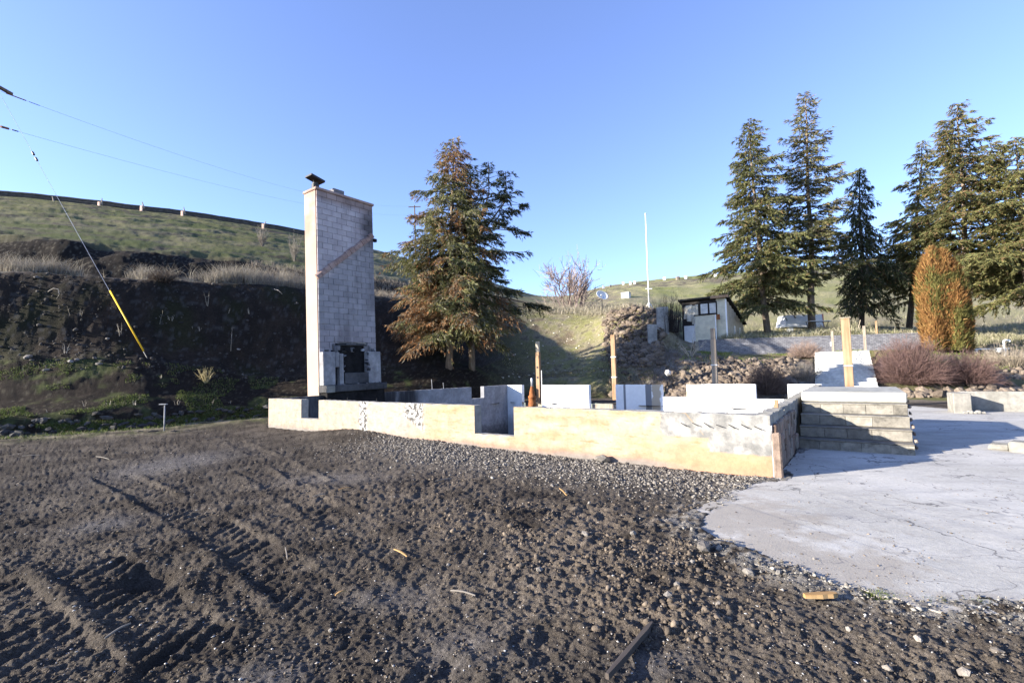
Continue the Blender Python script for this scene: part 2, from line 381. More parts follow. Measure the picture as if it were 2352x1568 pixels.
# ------------------------------------------------------------------ ground colours (dirt, grass, gravel, dry thatch): what grows or lies where, plus shade on the left
def C(*c): return np.array(c, float)
def lerp(a, b, t): return a + (b - a) * t[..., None]
n1 = fbm(GX, GY, .5, 4, 50); n2 = fbm(GX, GY, 2.5, 4, 51); n3 = fbm(GX, GY, 11, 3, 52); n4 = fbm(GX, GY, .15, 4, 53)
base = lerp(C(.050, .041, .033), C(.092, .077, .062), smooth(.3, .75, n2))
base = lerp(base, C(.125, .115, .11), np.clip(flat_ * 1.2, 0, 1) * .75)
base = lerp(base, C(.145, .116, .088), np.clip(clod * 1.1 * smooth(.3, .6, n1 * .4 + n2 * .6), 0, 1))
rightb = smooth(500, 1500, PXC) * (1 - smooth(1.0, 1.1, FE)); base = lerp(base, C(.14, .117, .094), .6 * rightb * smooth(.35, .7, n1))
grav = smooth(-2.6, -.5, B_ + 1.2 * (n1 - .5)) * smooth(5.2, 8.2, A_) * (B_ < .1)
base = lerp(base, C(.125, .112, .098), np.clip(grav, 0, 1) * .85)
base = base * (1 + .5 * (n3 - .5))[..., None]
edge = np.exp(-(np.minimum(pad_d, 0) / .22) ** 2); base = lerp(base, C(.30, .28, .25), .65 * edge * smooth(.35, .6, n3))
# grass on the lower slope and on the hills
green = C(.075, .085, .030); green2 = C(.12, .115, .048); thatch = C(.25, .215, .145); burn_shade = C(.020, .016, .013); soil = C(.075, .056, .042); straw = C(.27, .24, .18)  # the near-black burnt tone also carries shade on the left bank
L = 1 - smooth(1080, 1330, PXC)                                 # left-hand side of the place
g = lerp(soil * .26, green * .7, smooth(.50, .66, n2 * .5 + n1 * .5)); g = lerp(g, thatch * .5, smooth(.6, .85, n3) * .5)  # soil tone lowered for the long shadows over this slope
cb = lerp(burn_shade, soil * .42, smooth(.35, .7, n2)); cb = lerp(cb, green * .3, smooth(.48, .66, n1) * .5); cb = lerp(cb, C(.07, .065, .06), smooth(.74, .82, vn(GX * 7, GY * 7 + GZ * 7, 61)) * .5)  # bank earth coloured darker to hold its shade
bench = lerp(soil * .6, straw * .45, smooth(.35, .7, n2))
cu = GX * .82 + GY * .57; s1 = fbm(cu * .22, GZ * 1.3, 1., 4, 55); s2 = fbm(cu * .7, GZ * 3.2, 1., 4, 56)
hillL = lerp(green * .95, green2, smooth(.35, .7, n4)); hillL = lerp(hillL, thatch * .7, smooth(.40, .72, s1 * .4 + s2 * .6) * .7); hillL = lerp(hillL, burn_shade * 2.2, smooth(.55, .68, s2 * .7 + n2 * .3) * .8); hillL = lerp(hillL, burn_shade * 2.5, smooth(7.72, 7.80, FE + .12 * (s1 - .5)) * (1 - smooth(7.86, 7.92, FE)) * smooth(.45, .55, s1) * .8)
hillL = lerp(hillL, thatch * .8, .6 * smooth(600, 950, PXC) * smooth(.3, .6, n2))
cutc = lerp(burn_shade * .8, C(.085, .052, .032), smooth(.35, .65, n1) * smooth(420, 800, PXC)); cutc = lerp(cutc, straw * .6, smooth(.62, .75, n3) * .4)
moundc = lerp(green2 * 1.5, thatch * .95, smooth(.35, .65, n1 * .5 + n2 * .5)); moundc = lerp(moundc, burn_shade * 1.6, smooth(.62, .75, n2) * .6); moundc = lerp(moundc, C(.105, .07, .05), smooth(.60, .72, n1) * .6)
hillR = lerp(C(.165, .17, .065), C(.235, .215, .115), smooth(.3, .7, n4)); hillR = lerp(hillR, thatch, .8 * smooth(.35, .6, n1) * (1 - smooth(7.0, 7.5, FE))); hillR = lerp(hillR, thatch, .5 * smooth(1900, 2150, PXC))
hillR = lerp(hillR, C(.10, .08, .065), smooth(7.62, 7.74, FE + .3 * (n4 - .5)) * smooth(.40, .55, n1) * (1 - smooth(7.86, 7.9, FE)) * .8)
rockb = lerp(C(.13, .105, .085), C(.20, .175, .145), smooth(.35, .7, n2)); rockb = lerp(rockb, green2, smooth(.58, .7, n1) * .8)
terrc = lerp(thatch * .9, green2, smooth(.4, .6, n1)); terrc = lerp(terrc, C(.16, .125, .08), smooth(.5, .7, n2) * .6)
def band(a, b, f=.06): return smooth(a - f, a + f, FE) * (1 - smooth(b - f, b + f, FE))
left = base.copy()
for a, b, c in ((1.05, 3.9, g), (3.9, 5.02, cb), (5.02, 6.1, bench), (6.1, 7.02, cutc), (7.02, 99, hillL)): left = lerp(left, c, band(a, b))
right = base.copy()
yardback = lerp(C(.15, .125, .10), green2, smooth(.45, .6, n1))
right = lerp(right, yardback, smooth(.86, .9, FE) * (1 - smooth(1, 1.1, FE)))
for a, b, c in ((1.0, 3.95, rockb), (3.95, 5.2, terrc), (5.2, 7.02, lerp(terrc, hillR, smooth(5.2, 6.5, FE))), (7.02, 99, hillR)): right = lerp(right, c, band(a, b))
mid = base.copy()
mid = lerp(mid, yardback * .8, smooth(.9, .95, FE) * (1 - smooth(1, 1.1, FE)))
for a, b, c in ((1.0, 2.2, lerp(g, moundc, smooth(1, 2, FE))), (2.2, 6.3, moundc), (6.3, 7.05, lerp(moundc, thatch * .8, n2)), (7.05, 99, lerp(hillR, thatch * .7, smooth(.4, .6, n1)))): mid = lerp(mid, c, band(a, b))
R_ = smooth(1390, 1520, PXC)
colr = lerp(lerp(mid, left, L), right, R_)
# grass creeping onto the yard's left edge
creep = smooth(.80, .98, FE + .14 * (n1 - .5) + .05 * (n3 - .5)) * (1 - smooth(1.0, 1.1, FE)) * (1 - smooth(640, 760, PXC))
colr = lerp(colr, lerp(green, thatch * .8, smooth(.4, .65, n2)), creep * smooth(.3, .5, n2))
colr = np.clip(colr, .005, .8)

# one sheet: a strip behind the camera joins the yard
bx = np.linspace(-420, 420, NC); Vg = np.concatenate([np.stack([bx, np.full(NC, -300.), np.zeros(NC)], 1), np.stack([GX[0] * 30, np.full(NC, -6.), np.zeros(NC)], 1), np.stack([GX, GY, GZ], -1).reshape(-1, 3)])
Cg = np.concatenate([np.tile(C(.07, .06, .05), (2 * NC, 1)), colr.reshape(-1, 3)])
TR = NR + 2
ii, jj = np.meshgrid(np.arange(TR - 1), np.arange(NC - 1), indexing='ij'); q = ii * NC + jj
Fg = np.stack([q, q + 1, q + NC + 1, q + NC], -1).reshape(-1, 4)
# the basement is open: no ground sheet inside the walls
ctr = Vg[Fg].mean(1); ca, cb_ = ab(ctr[:, 0], ctr[:, 1]); keep = ~((ca > .16) & (ca < LEN - .16) & (cb_ > .16) & (cb_ < DEP - .16) & (ctr[:, 1] < 30))
Fg = Fg[keep]
mg = N('ground_soil_and_grass', .95, .08); vc = mg.attr('Col'); wp = mg.wpos()
f1 = mg.noise(60, 5, .7, wp); f2 = mg.noise(7, 5, .65, wp)
cc = mg.hsv(vc, .5, 1, mg.rng(f1, .25, .75, .55, 1.5)); cc = mg.hsv(cc, .5, 1, mg.rng(f2, .3, .7, .8, 1.2))
spk = mg.vor(38, wp); cc = mg.mx(mg.ma('MULTIPLY', mg.rng(spk, .10, .05), mg.rng(mg.noise(5, 3, .5, wp), .5, .62, 0, .55)), cc, (.32, .30, .28))  # pale specks standing in for bright glints on the dirt
mg.bump(mg.ma('ADD', mg.noise(90, 5, .7, wp), mg.noise(22, 4, .7, wp)), 1., .03)
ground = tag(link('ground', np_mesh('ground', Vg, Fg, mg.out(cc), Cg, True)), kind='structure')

# ------------------------------------------------------------------ looking up places on the ground
def surf(xc, fe):
    """point of the ground at bearing column xc and section position fe"""
    j = np.clip(np.searchsorted(cols, xc), 1, NC - 1); i = np.clip(np.searchsorted(np.array(feat), fe), 1, NR - 1)
    u = np.clip((xc - cols[j - 1]) / (cols[j] - cols[j - 1]), 0, 1); fa = np.array(feat); v = np.clip((fe - fa[i - 1]) / (fa[i] - fa[i - 1]), 0, 1)
    out = []
    for G in (GX, GY, GZ):
        out.append((G[i - 1, j - 1] * (1 - u) + G[i - 1, j] * u) * (1 - v) + (G[i, j - 1] * (1 - u) + G[i, j] * u) * v)
    return np.stack(out, -1)
def hit(x, y, fmin=0.):
    """where the line of sight through survey point (x, y) meets the ground"""
    j = int(np.argmin(np.abs(cols - x))); best = None
    P = np.stack([GX[:, j], GY[:, j], GZ[:, j]], -1); d = P - CAM; yy = 784 - FPX * (d @ UP) / (d @ FW); fa = np.array(feat)
    for i in range(NR - 1):
        if fa[i] >= fmin and yy[i] >= y >= yy[i + 1]:
            t = (yy[i] - y) / (yy[i] - yy[i + 1] + 1e-9); return P[i] + (P[i + 1] - P[i]) * t
    i = int(np.argmin(np.abs(yy - y) + 1e4 * (fa < fmin))); return P[i]
_fy = GY.ravel()
def gz(X, Y):
    s = X / Y; j = int(np.argmin(np.abs(GX[300] / GY[300] - s))); return float(np.interp(Y, GY[:, j], GZ[:, j]))

# ================================================================== materials of the built things
def concrete(name, c0, c1, spots=.5, bump=.5, vert=0., soot=None, dark=None):
    m = N(name, .92, .15); v = m.obj(); big = m.noise(1.3, 5, .6, v); med = m.noise(7, 6, .65, v); fin = m.noise(60, 4, .7, v)
    c = m.mx(m.rng(big, .3, .7), c0, c1); c = m.hsv(c, .5, 1, m.rng(med, .25, .75, .78, 1.18))
    pit = m.vor(26, v); c = m.mx(m.ma('MULTIPLY', m.rng(pit, .11, .06), m.rng(m.noise(3, 3, .5, v), .45, .6, 0, spots)), c, (.12, .11, .10))
    if vert: c = m.mx(m.rng(m.noise(1, 5, .7, m.map(v, (5, 5, .35))), .5, .72, 0, vert), c, (.10, .095, .09))
    if soot: c = soot(m, v, c, big, med)
    m.bump(m.ma('ADD', m.ma('MULTIPLY', med, 1.5), m.ma('ADD', fin, m.rng(pit, .1, .0, 0, -.6))), bump, .012)
    return m.out(c)
def box01(m, x, a, b, f=.03, wob=None):
    x = m.ma('ADD', x, m.ma('MULTIPLY', m.ma('SUBTRACT', wob, .5), .35)) if wob is not None else x
    return m.ma('MULTIPLY', m.rng(x, a - f, a + f), m.rng(x, b + f, b - f))
def front_soot(m, v, c, big, med):
    x, y, z = m.sep(v)
    out = m.rng(y, .012, .004)                                       # street side only: ochre limewash
    n = m.noise(2.2, 5, .6, m.map(v, (.6, 1, 2.2))); st = m.noise(5, 5, .65, m.map(v, (.7, 1, 3)))
    och = m.mx(m.rng(n, .3, .7), (.275, .205, .12), (.315, .27, .20)); och = m.mx(m.rng(m.noise(1.1, 5, .65, m.map(v, (.8, 1, 1.8), (3, 1, 2))), .45, .65, 0, .8), och, (.33, .285, .225)); och = m.mx(m.rng(st, .52, .70, 0, .75), och, (.25, .155, .07))
    lef = m.mx(m.rng(n, .35, .7), (.30, .25, .195), (.26, .23, .195)); lef = m.mx(m.ma('MULTIPLY', box01(m, x, 4.85, 6.3, .1), .8), lef, (.27, .25, .22)); lef = m.mx(m.rng(st, .52, .68, 0, .7), lef, (.30, .17, .105))
    pt = m.mx(m.rng(m.ma('ADD', x, n), 7.0, 7.8), lef, och)
    pt = m.mx(m.ma('MULTIPLY', m.rng(m.ma('ADD', z, m.ma('MULTIPLY', st, .16)), .30, .14), m.rng(x, 6, 8, .35, .9)), pt, (.30, .17, .115))
    pt = m.mx(m.rng(m.ma('ADD', z, m.ma('MULTIPLY', n, .22)), .24, .12, 0, .85), pt, (.18, .17, .155))
    pt = m.mx(m.ma('MULTIPLY', m.rng(m.ma('ADD', x, n), 12.4, 13.3), m.rng(z, .42, .30, 0, .75)), pt, (.40, .21, .12))
    # bare patch by the corner and the two raw joints
    pa = m.ma('MULTIPLY', m.rng(m.ma('ADD', x, m.ma('MULTIPLY', med, .22)), 12.32, 12.36), m.rng(m.ma('ADD', z, m.ma('MULTIPLY', med, .08)), .52, .55))
    pb = m.ma('MULTIPLY', m.rng(m.ma('ADD', x, m.ma('MULTIPLY', med, .2)), 13.02, 13.05), m.rng(m.ma('ADD', z, m.ma('MULTIPLY', med, .08)), .32, .35))
    bare = m.ma('MAXIMUM', pa, pb)
    pt = m.mx(bare, pt, m.mx(m.rng(m.noise(4, 5, .65, v), .35, .65), (.15, .147, .14), (.30, .29, .27)))
    raw = m.ma('MULTIPLY', box01(m, x, 4.55, 4.85, .04, m.noise(6, 4, .6, v)), 1.)
    raw = m.ma('MAXIMUM', raw, m.ma('MULTIPLY', box01(m, x, 6.25, 6.85, .1, m.noise(6, 4, .6, v)), m.rng(m.ma('ADD', m.ma('MULTIPLY', x, .5), z), 3.62, 3.74)))
    pt = m.mx(raw, pt, m.mx(m.rng(m.noise(11, 5, .7, v), .46, .56), (.07, .066, .062), (.48, .47, .45)))
    cr = m.vor(.75, m.map(v, (1, 1, 1.4)), 'DISTANCE_TO_EDGE'); cr = m.ma('ADD', cr, m.ma('MULTIPLY', m.ma('SUBTRACT', med, .5), .06))
    pt = m.mx(m.ma('MULTIPLY', m.rng(m.ma('ABSOLUTE', cr), .006, .001, 0, .7), m.rng(n, .45, .55)), pt, (.28, .2, .12))
    pt = m.hsv(pt, .5, 1, m.rng(m.noise(5, 6, .72, v), .25, .75, .74, 1.16)); pt = m.mx(m.rng(m.vor(1.6, v), .05, .035, 0, m.rng(n, .5, .55)), pt, (.10, .09, .08))
    return m.mx(out, c, pt)
def left_soot_shade(m, v, c, big, med):
    x, y, z = m.sep(v)
    k = m.rng(m.ma('ADD', y, m.ma('MULTIPLY', m.noise(1.1, 4, .6, m.map(v, (1, 1.6, .2))), 2.)), 7.3, 6.7)
    c = m.mx(m.ma('MULTIPLY', k, m.rng(m.noise(2, 5, .6, m.map(v, (1, 1.5, .3))), .3, .6, .55, .97)), c, (.025, .024, .026))
    return m.mx(m.rng(m.ma('ADD', z, m.ma('MULTIPLY', med, .7)), -.35, -1.1, 0, .85), c, (.06, .058, .06))  # basement shade put into the colour towards the floor
def back_paint_shade(m, v, c, big, med):
    x, y, z = m.sep(v); wh = m.mx(m.rng(med, .3, .7), (.78, .77, .75), (.84, .83, .81))
    n = m.noise(3, 4, .6, v)
    bare = m.ma('MAXIMUM', box01(m, x, 7.75, 8.15, .03, n), m.ma('MULTIPLY', box01(m, x, 9.22, 9.62, .03, n), m.rng(m.ma('ADD', z, m.ma('MULTIPLY', n, .5)), .45, .6)))
    wh = m.mx(bare, wh, (.44, .37, .28)); wh = m.mx(m.rng(m.vor(2.2, v), .12, .09, 0, m.rng(n, .5, .55, 0, .8)), wh, (.46, .40, .33))
    for a, b, cc in ((6.52, 6.62, (.22, .22, .23)), (7.5, 7.76, (.20, .20, .21)), (3.46, 3.66, (.30, .30, .33)), (2.85, 2.95, (.55, .55, .56)), (9.62, 9.78, (.45, .41, .34))): wh = m.mx(box01(m, x, a, b, .012), wh, cc)
    return m.mx(m.rng(m.ma('ADD', z, m.ma('MULTIPLY', med, .5)), -.1, -.9, 0, .6), wh, (.10, .10, .10))  # lower wall toned down as basement shade, over the paint
M_front = concrete('limewashed_concrete', (.22, .21, .19), (.29, .275, .25), .5, .45, soot=front_soot)
M_left = concrete('sooty_concrete', (.19, .19, .20), (.27, .27, .285), .5, .4, soot=left_soot_shade)
M_back = concrete('white_painted_concrete', (.5, .5, .5), (.6, .6, .6), .2, .3, soot=back_paint_shade)
M_conc = concrete('weathered_concrete', (.19, .18, .155), (.28, .265, .235), .7, .6, .35)
M_stepc = concrete('step_concrete', (.30, .29, .25), (.40, .385, .34), .5, .6, .45)
M_block = concrete('chimney_block_concrete', (.50, .46, .47), (.62, .58, .58), .35, .6, .2)
m = N('fire_bleached_block', .93, .12); v = m.obj(); wz = m.attr('Col'); sk = m.noise(.9, 5, .65, m.map(v, (1.6, 1.6, .45)))
c = m.mx(m.rng(m.noise(2.2, 4, .6, v), .3, .7), (.30, .28, .285), (.37, .345, .345)); c = m.hsv(c, .5, 1, m.rng(m.rnd(), 0, 1, .90, 1.08)); c = m.mx(m.rng(sk, .48, .70, 0, .6), c, (.15, .135, .135)); c = m.mx(1., c, wz, 'MULTIPLY')
pit = m.vor(30, v); c = m.mx(m.rng(pit, .12, .05, 0, .35), c, (.1, .1, .1)); m.bump(m.ma('ADD', m.noise(50, 4, .7, v), m.noise(9, 3, .6, v)), .6, .008); M_cblock = m.out(c)
m = N('chimney_mortar', .95, .1); v = m.obj(); M_mortar = m.out(m.mx(m.rng(m.noise(2.6, 5, .65, v), .42, .60), (.17, .16, .16), (.36, .34, .34)))
m = N('pink_render', .92, .12); v = m.obj(); x, y, z = m.sep(v)
c = m.mx(m.rng(m.noise(.8, 5, .6, v), .35, .65), (.34, .235, .19), (.28, .18, .14)); c = m.mx(m.rng(z, 5.9, 4.2, 0, .6), c, (.37, .295, .235)); c = m.mx(m.ma('MULTIPLY', m.rng(m.noise(.7, 4, .6, v), .45, .65), box01(m, z, 5.6, 7.4, .5)), c, (.42, .33, .28))
m.bump(m.noise(40, 5, .7, v), .35, .01); M_render = m.out(c)
M_scar = concrete('scorched_mortar_scar', (.27, .175, .14), (.36, .26, .225), .3, .7)
M_black = plain('soot_black', (.016, .015, .015), .95, .4, 4, .05)
M_fire = concrete('sooty_firebox_concrete', (.08, .077, .08), (.20, .19, .20), .9, .8, .7)
M_iron = plain('blackened_iron', (.02, .019, .019), .6, .3, 8, .4)
m = N('slate_veneer_stone', .9, .2); v = m.obj(); c = m.mx(m.rnd(), (.15, .10, .075), (.22, .19, .16)); c = m.hsv(c, .5, 1, m.rng(m.noise(9, 5, .65, v), .25, .75, .65, 1.35)); c = m.mx(m.rng(m.noise(3, 3, .5, v), .55, .7, 0, .5), c, (.24, .12, .09)); m.bump(m.noise(25, 5, .7, v), .8, .015); M_slate = m.out(c)
m = N('riser_block', .92, .15); v = m.obj(); c = m.mx(m.rnd(), (.145, .13, .108), (.26, .24, .20)); c = m.hsv(c, .5, 1, m.rng(m.noise(8, 5, .65, v), .25, .75, .7, 1.2)); c = m.mx(m.rng(m.noise(2.2, 5, .7, m.wpos()), .5, .68, 0, .75), c, (.055, .052, .045)); m.bump(m.noise(30, 5, .7, v), .7, .012); M_riser = m.out(c)  # riser tone lowered to deepen the shade on the front steps
def wood(name, c0, c1, axis=2, scale=1.):
    m = N(name, .8, .2); v = m.obj(); sc_ = [14, 14, 14]; sc_[axis] = .8; g = m.noise(scale, 5, .6, m.map(v, sc_))
    c = m.mx(m.rng(g, .3, .7), c0, c1); c = m.hsv(c, .5, 1, m.rng(m.noise(2, 3, .5, v), .3, .7, .85, 1.12)); m.bump(g, .35, .006); return m.out(c)
M_post = wood('new_timber', (.25, .14, .075), (.34, .23, .14)); M_postg = wood('weathered_timber', (.20, .16, .125), (.31, .26, .205)); M_cap = wood('pale_timber_end', (.34, .29, .21), (.40, .35, .27))
M_galv = plain('galvanised_steel', (.45, .45, .46), .45, .2, 10, .5, .7)
M_white = plain('white_paint', (.78, .78, .77), .5, .06, 5, .3)
m = N('rusty_iron', .85, .2); v = m.obj(); m.bump(m.noise(40, 5, .7, v), .5, .01); M_rust = m.out(m.mx(m.rng(m.noise(7, 5, .65, v), .3, .7), (.16, .052, .017), (.27, .105, .036)))

# ================================================================== foundation
def wall_mesh(name, prof, z0, thick, mat, jit=.008, step=.11):
    """wall with a chipped crest; prof = [(along, height)], doubled stations are the jambs of an opening; runs along x, back face at y=thick"""
    P = []
    for (x0, h0), (x1, h1) in zip(prof[:-1], prof[1:]):
        n = max(1, int(abs(x1 - x0) / step)) if abs(x1 - x0) > 1e-6 else 1
        for i in range(n): t = i / n; P.append([x0 + (x1 - x0) * t, h0 + (h1 - h0) * t, 0 < i])
    P.append([prof[-1][0], prof[-1][1], False])
    V = []; F = []
    for x, h, j in P:
        e = random.uniform(-jit, jit) if j else 0; e2 = random.uniform(-jit, jit) if j else 0; k = random.uniform(.003, .012) if j else .004
        V += [(x, 0, z0), (x, 0, h - .02 + e * .5), (x, k, h + e), (x, thick - k, h + e2), (x, thick, h - .02 + e2 * .5), (x, thick, z0)]
    for i in range(len(P) - 1):
        a = i * 6; b = a + 6
        for k in range(5): F.append((a + k, b + k, b + k + 1, a + k + 1))
    F.append(tuple(range(6))); F.append(tuple(range(len(V) - 6, len(V)))[::-1])
    mb = MB(); mb.add(V, F); return mb.mesh(name, mat)
ZB = -1.95
fnd = thing('house_foundation', 'burnt-out concrete house foundation with ochre front wall and open window gaps', 'foundation', (FL[0], FL[1], 0), -TH)
T_ = .22
link('front_wall', wall_mesh('front_wall', [(0, .87), (1.85, .87), (1.85, .34), (2.73, .34), (2.73, .87), (8.37, .86), (8.37, .29), (9.37, .29), (9.37, .86), (LEN, .86)], ZB, T_, M_front), fnd)
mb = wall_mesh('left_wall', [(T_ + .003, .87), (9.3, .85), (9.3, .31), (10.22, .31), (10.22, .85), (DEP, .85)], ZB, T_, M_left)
def swap(me, f):
    co = np.empty(len(me.vertices) * 3, np.float32); me.vertices.foreach_get('co', co); co = f(co.reshape(-1, 3)).astype(np.float32); me.vertices.foreach_set('co', co.ravel())
    bm = bmesh.new(); bm.from_mesh(me); bmesh.ops.recalc_face_normals(bm, faces=bm.faces); bm.to_mesh(me); bm.free(); me.update(); return me
link('left_wall', swap(mb, lambda c: np.stack([c[:, 1], c[:, 0], c[:, 2]], 1)), fnd)
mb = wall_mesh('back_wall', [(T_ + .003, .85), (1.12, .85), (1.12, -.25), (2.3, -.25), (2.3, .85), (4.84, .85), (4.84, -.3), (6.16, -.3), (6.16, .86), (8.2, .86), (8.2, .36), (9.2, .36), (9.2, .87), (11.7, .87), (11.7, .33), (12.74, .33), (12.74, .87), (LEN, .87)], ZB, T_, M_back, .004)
link('back_wall', swap(mb, lambda c: np.stack([c[:, 0], c[:, 1] + DEP - T_, c[:, 2]], 1)), fnd)
mb = wall_mesh('side_wall', [(T_ + .003, .86), (1.5, .85), (1.62, .74), (1.7, .84), (2.4, .86), (DEP - T_ - .003, .86)], ZB, .2, M_conc, .02, .09)
side = link('side_wall', swap(mb, lambda c: np.stack([c[:, 1] + LEN - .2, c[:, 0], c[:, 2]], 1)), fnd)
# boards shoring the earth in the two doorways
for x0, x1 in ((1.15, 2.27), (4.87, 6.13)):
    for k in range(3):
        MB().box(x0, x1, DEP + .03, DEP + .07, -.62 + .2 * k, -.43 + .2 * k, .006).build('shoring_board', M_postg, fnd)
# slate facing beside the steps, each stone its own
bb = .02; vz = []
random.seed(5)
while bb < 2.82:
    wd = random.uniform(.16, .30); zz = random.uniform(-.02, .02)
    while zz < .70:
        hh = random.uniform(.17, .36)
        if zz + hh > .66: hh = .74 - zz + random.uniform(-.03, .02)
        d = random.uniform(.03, .07); mbs = MB(); mbs.bbox(LEN + .004, LEN + .004 + d, bb + .006, min(bb + wd, 2.83) - .006, zz + .006, zz + hh - .006, .014, .010)
        o = mbs.build('slate_stone', M_slate, side); zz += hh
    bb += wd
MB().box(LEN + .003, LEN + .018, .0, 2.84, -.02, .72).build('mortar_bed', M_mortar, side)
MB().bbox(LEN + .02, LEN + .12, -.03, .09, -.02, .62, .02, .012).build('corner_slab', M_slate, side)
for a, b, z in ((10.15, .1, .86), (12.4, .12, .86), (13.2, .1, .86), (5.1, .1, .87), (3.9, .1, .87)):
    MB().tube([(a, b, z - .06), (a + random.uniform(-.01, .01), b, z + .08)], .007, 6).build('anchor_bolt', M_iron, fnd)
for b, z in ((6.9, 1.28), (7.6, 1.12)):
    MB().tube([(.1, b, .8), (.1, b - .04, z)], .012, 6).build('rebar', M_galv, fnd)
MB().bbox(LEN - .14, LEN - .08, 1.585, 1.625, .55, .98, .006).build('wooden_stub', M_post, fnd)
for k in range(7):
    a = 12.55 + .17 * k; MB().tube([(a, -.005, .70 + .01 * (k % 3)), (a + .1, -.05, .66 + .012 * (k % 2))], .006, 5).build('bent_nail', M_iron, fnd)
# basement floor of burnt earth
n = 60; xs = np.linspace(.05, LEN - .05, n); ys = np.linspace(.05, DEP - .05, n); X, Y = np.meshgrid(xs, ys); Z = -1.9 + .25 * fbm(X, Y, .8, 4, 70)
q = (np.arange(n - 1)[:, None] * n + np.arange(n - 1)[None]).reshape(-1)
m = plain('basement_ash', (.06, .055, .05), .95, .4, 3)
bf = tag(link('basement_floor', np_mesh('basement_floor', np.stack([X, Y, Z], -1).reshape(-1, 3), np.stack([q, q + 1, q + n + 1, q + n], 1), m, None, True)), kind='structure'); bf.location = (FL[0], FL[1], 0); bf.rotation_euler.z = -TH

# ================================================================== front steps
st = thing('front_steps', 'grey concrete front steps of five risers with landing beside slate-faced wall', 'steps', tuple(hw(LEN, 2.8)), -TH)
random.seed(9)
SA0, SA1 = .075, 1.72
MB().box(SA0 + .03, SA1 - .03, 1.25, 3.8, 0, .80).build('core', M_conc, st)
for k in range(5):
    b0 = .3 * k; z0 = .2 * k
    if k < 4:
        MB().bbox(SA0, SA1 + .005, b0 - .004, b0 + .33, z0 + .172, z0 + .20, .006, .003).build('tread', M_riser, st)
        a = SA0 + .005
        while a < SA1 - .02:
            wd = random.uniform(.30, .42) if SA1 - a > .6 else SA1 - a
            MB().bbox(a + .001, min(a + wd, SA1) - .001, b0 + random.uniform(0, .008), b0 + .28, z0 + .004 if k else -.03, z0 + .171, .005, .002).build('riser_block', M_riser, st)
            a += wd
    else: MB().bbox(SA0 - .02, SA1 + .02, b0 - .03, 3.85, z0 + .003, z0 + .2, .02, .004).build('landing', M_stepc, st)
random.seed(10)
for k in range(9):
    z = .1 + .1 * k; MB().bbox(SA1 + .022, SA1 + random.uniform(.035, .07), .25 * k * .7 + .1, .25 * k * .7 + .3, z, z + .05, .008, .01).build('broken_stone', M_slate, st)

# ================================================================== chimney
ch = thing('chimney', 'tall lone concrete-block chimney with sooty fireplace and pink rendered flank', 'chimney', tuple(hw(0, 1.75, .86)), rot=(.016, -.015, -TH))
CH = 7.16; CW = 2.36; CDp = .74
MB().box(-CDp + .02, -.055, .02, CW - .02, -.85, CH - .01).build('core', M_mortar, ch)
core2 = MB(); core2.box(-.05, -.018, .02, CW - .02, 2.0, CH - .01).build('mortar_face', M_mortar, ch)
MB().box(-CDp, -.052, -.02, .018, -.85, CH - .01).build('rendered_flank', M_render, ch)
random.seed(3)
nrow = 35; rh = CH / nrow; bl = CW / 6
def block_col(b, z):
    # soot and scorch are where the fire left them
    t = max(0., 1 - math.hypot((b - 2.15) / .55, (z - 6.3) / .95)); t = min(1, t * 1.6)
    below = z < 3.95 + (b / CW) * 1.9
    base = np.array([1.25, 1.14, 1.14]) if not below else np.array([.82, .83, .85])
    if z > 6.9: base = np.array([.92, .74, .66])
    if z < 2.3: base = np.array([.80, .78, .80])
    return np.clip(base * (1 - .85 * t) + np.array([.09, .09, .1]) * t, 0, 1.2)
for r in range(nrow):
    z0 = r * rh; off = 0 if r % 2 == 0 else bl / 2
    xs = [0] + [off + bl * k for k in range(0, 7) if .03 < off + bl * k < CW - .03] + [CW]
    for x0, x1 in zip(xs[:-1], xs[1:]):
        bm_, zm_ = (x0 + x1) / 2, z0 + rh / 2
        if zm_ < 1.80 and .62 < bm_ < 1.85: continue
        if zm_ < .42: continue
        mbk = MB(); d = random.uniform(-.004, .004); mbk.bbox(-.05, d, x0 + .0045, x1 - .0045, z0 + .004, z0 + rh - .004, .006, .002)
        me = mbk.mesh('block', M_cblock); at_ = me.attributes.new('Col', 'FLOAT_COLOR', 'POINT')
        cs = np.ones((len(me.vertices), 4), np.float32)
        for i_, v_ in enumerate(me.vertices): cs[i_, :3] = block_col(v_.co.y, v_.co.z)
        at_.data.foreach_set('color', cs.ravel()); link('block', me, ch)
capb = MB(); capb.bbox(-CDp - .05, .05, -.06, CW + .05, CH, CH + .1, .02, .006); capb.build('cap', M_scar, ch)
# the diagonal scar where the roof met the stack
p0, p1 = Vector((.006, -.01, 3.98)), Vector((.006, CW + .02, 5.92)); dv = (p1 - p0).normalized(); up_ = Vector((0, -dv.z, dv.y))
random.seed(4); ks = np.linspace(0, 1, 15)
for i_ in range(14):
    a = p0.lerp(p1, ks[i_]); b = p0.lerp(p1, ks[i_ + 1] - .004); t = .07 + random.uniform(0, .02); hh = .21 + random.uniform(-.02, .02)
    V = []
    for q_ in (a, b):
        V += [q_, q_ + up_ * hh, q_ + up_ * (hh - .04) + Vector((t, 0, 0)), q_ + up_ * .02 + Vector((t, 0, 0))]
    MB().add([tuple(x_) for x_ in V], [(0, 1, 2, 3), (4, 7, 6, 5), (0, 4, 5, 1), (1, 5, 6, 2), (2, 6, 7, 3), (3, 7, 4, 0)]).build('scar_piece', M_scar, ch)
MB().bbox(-.1, .03, CW, CW + .16, 5.78, 5.9, .01).build('rafter_stub', M_black, ch)
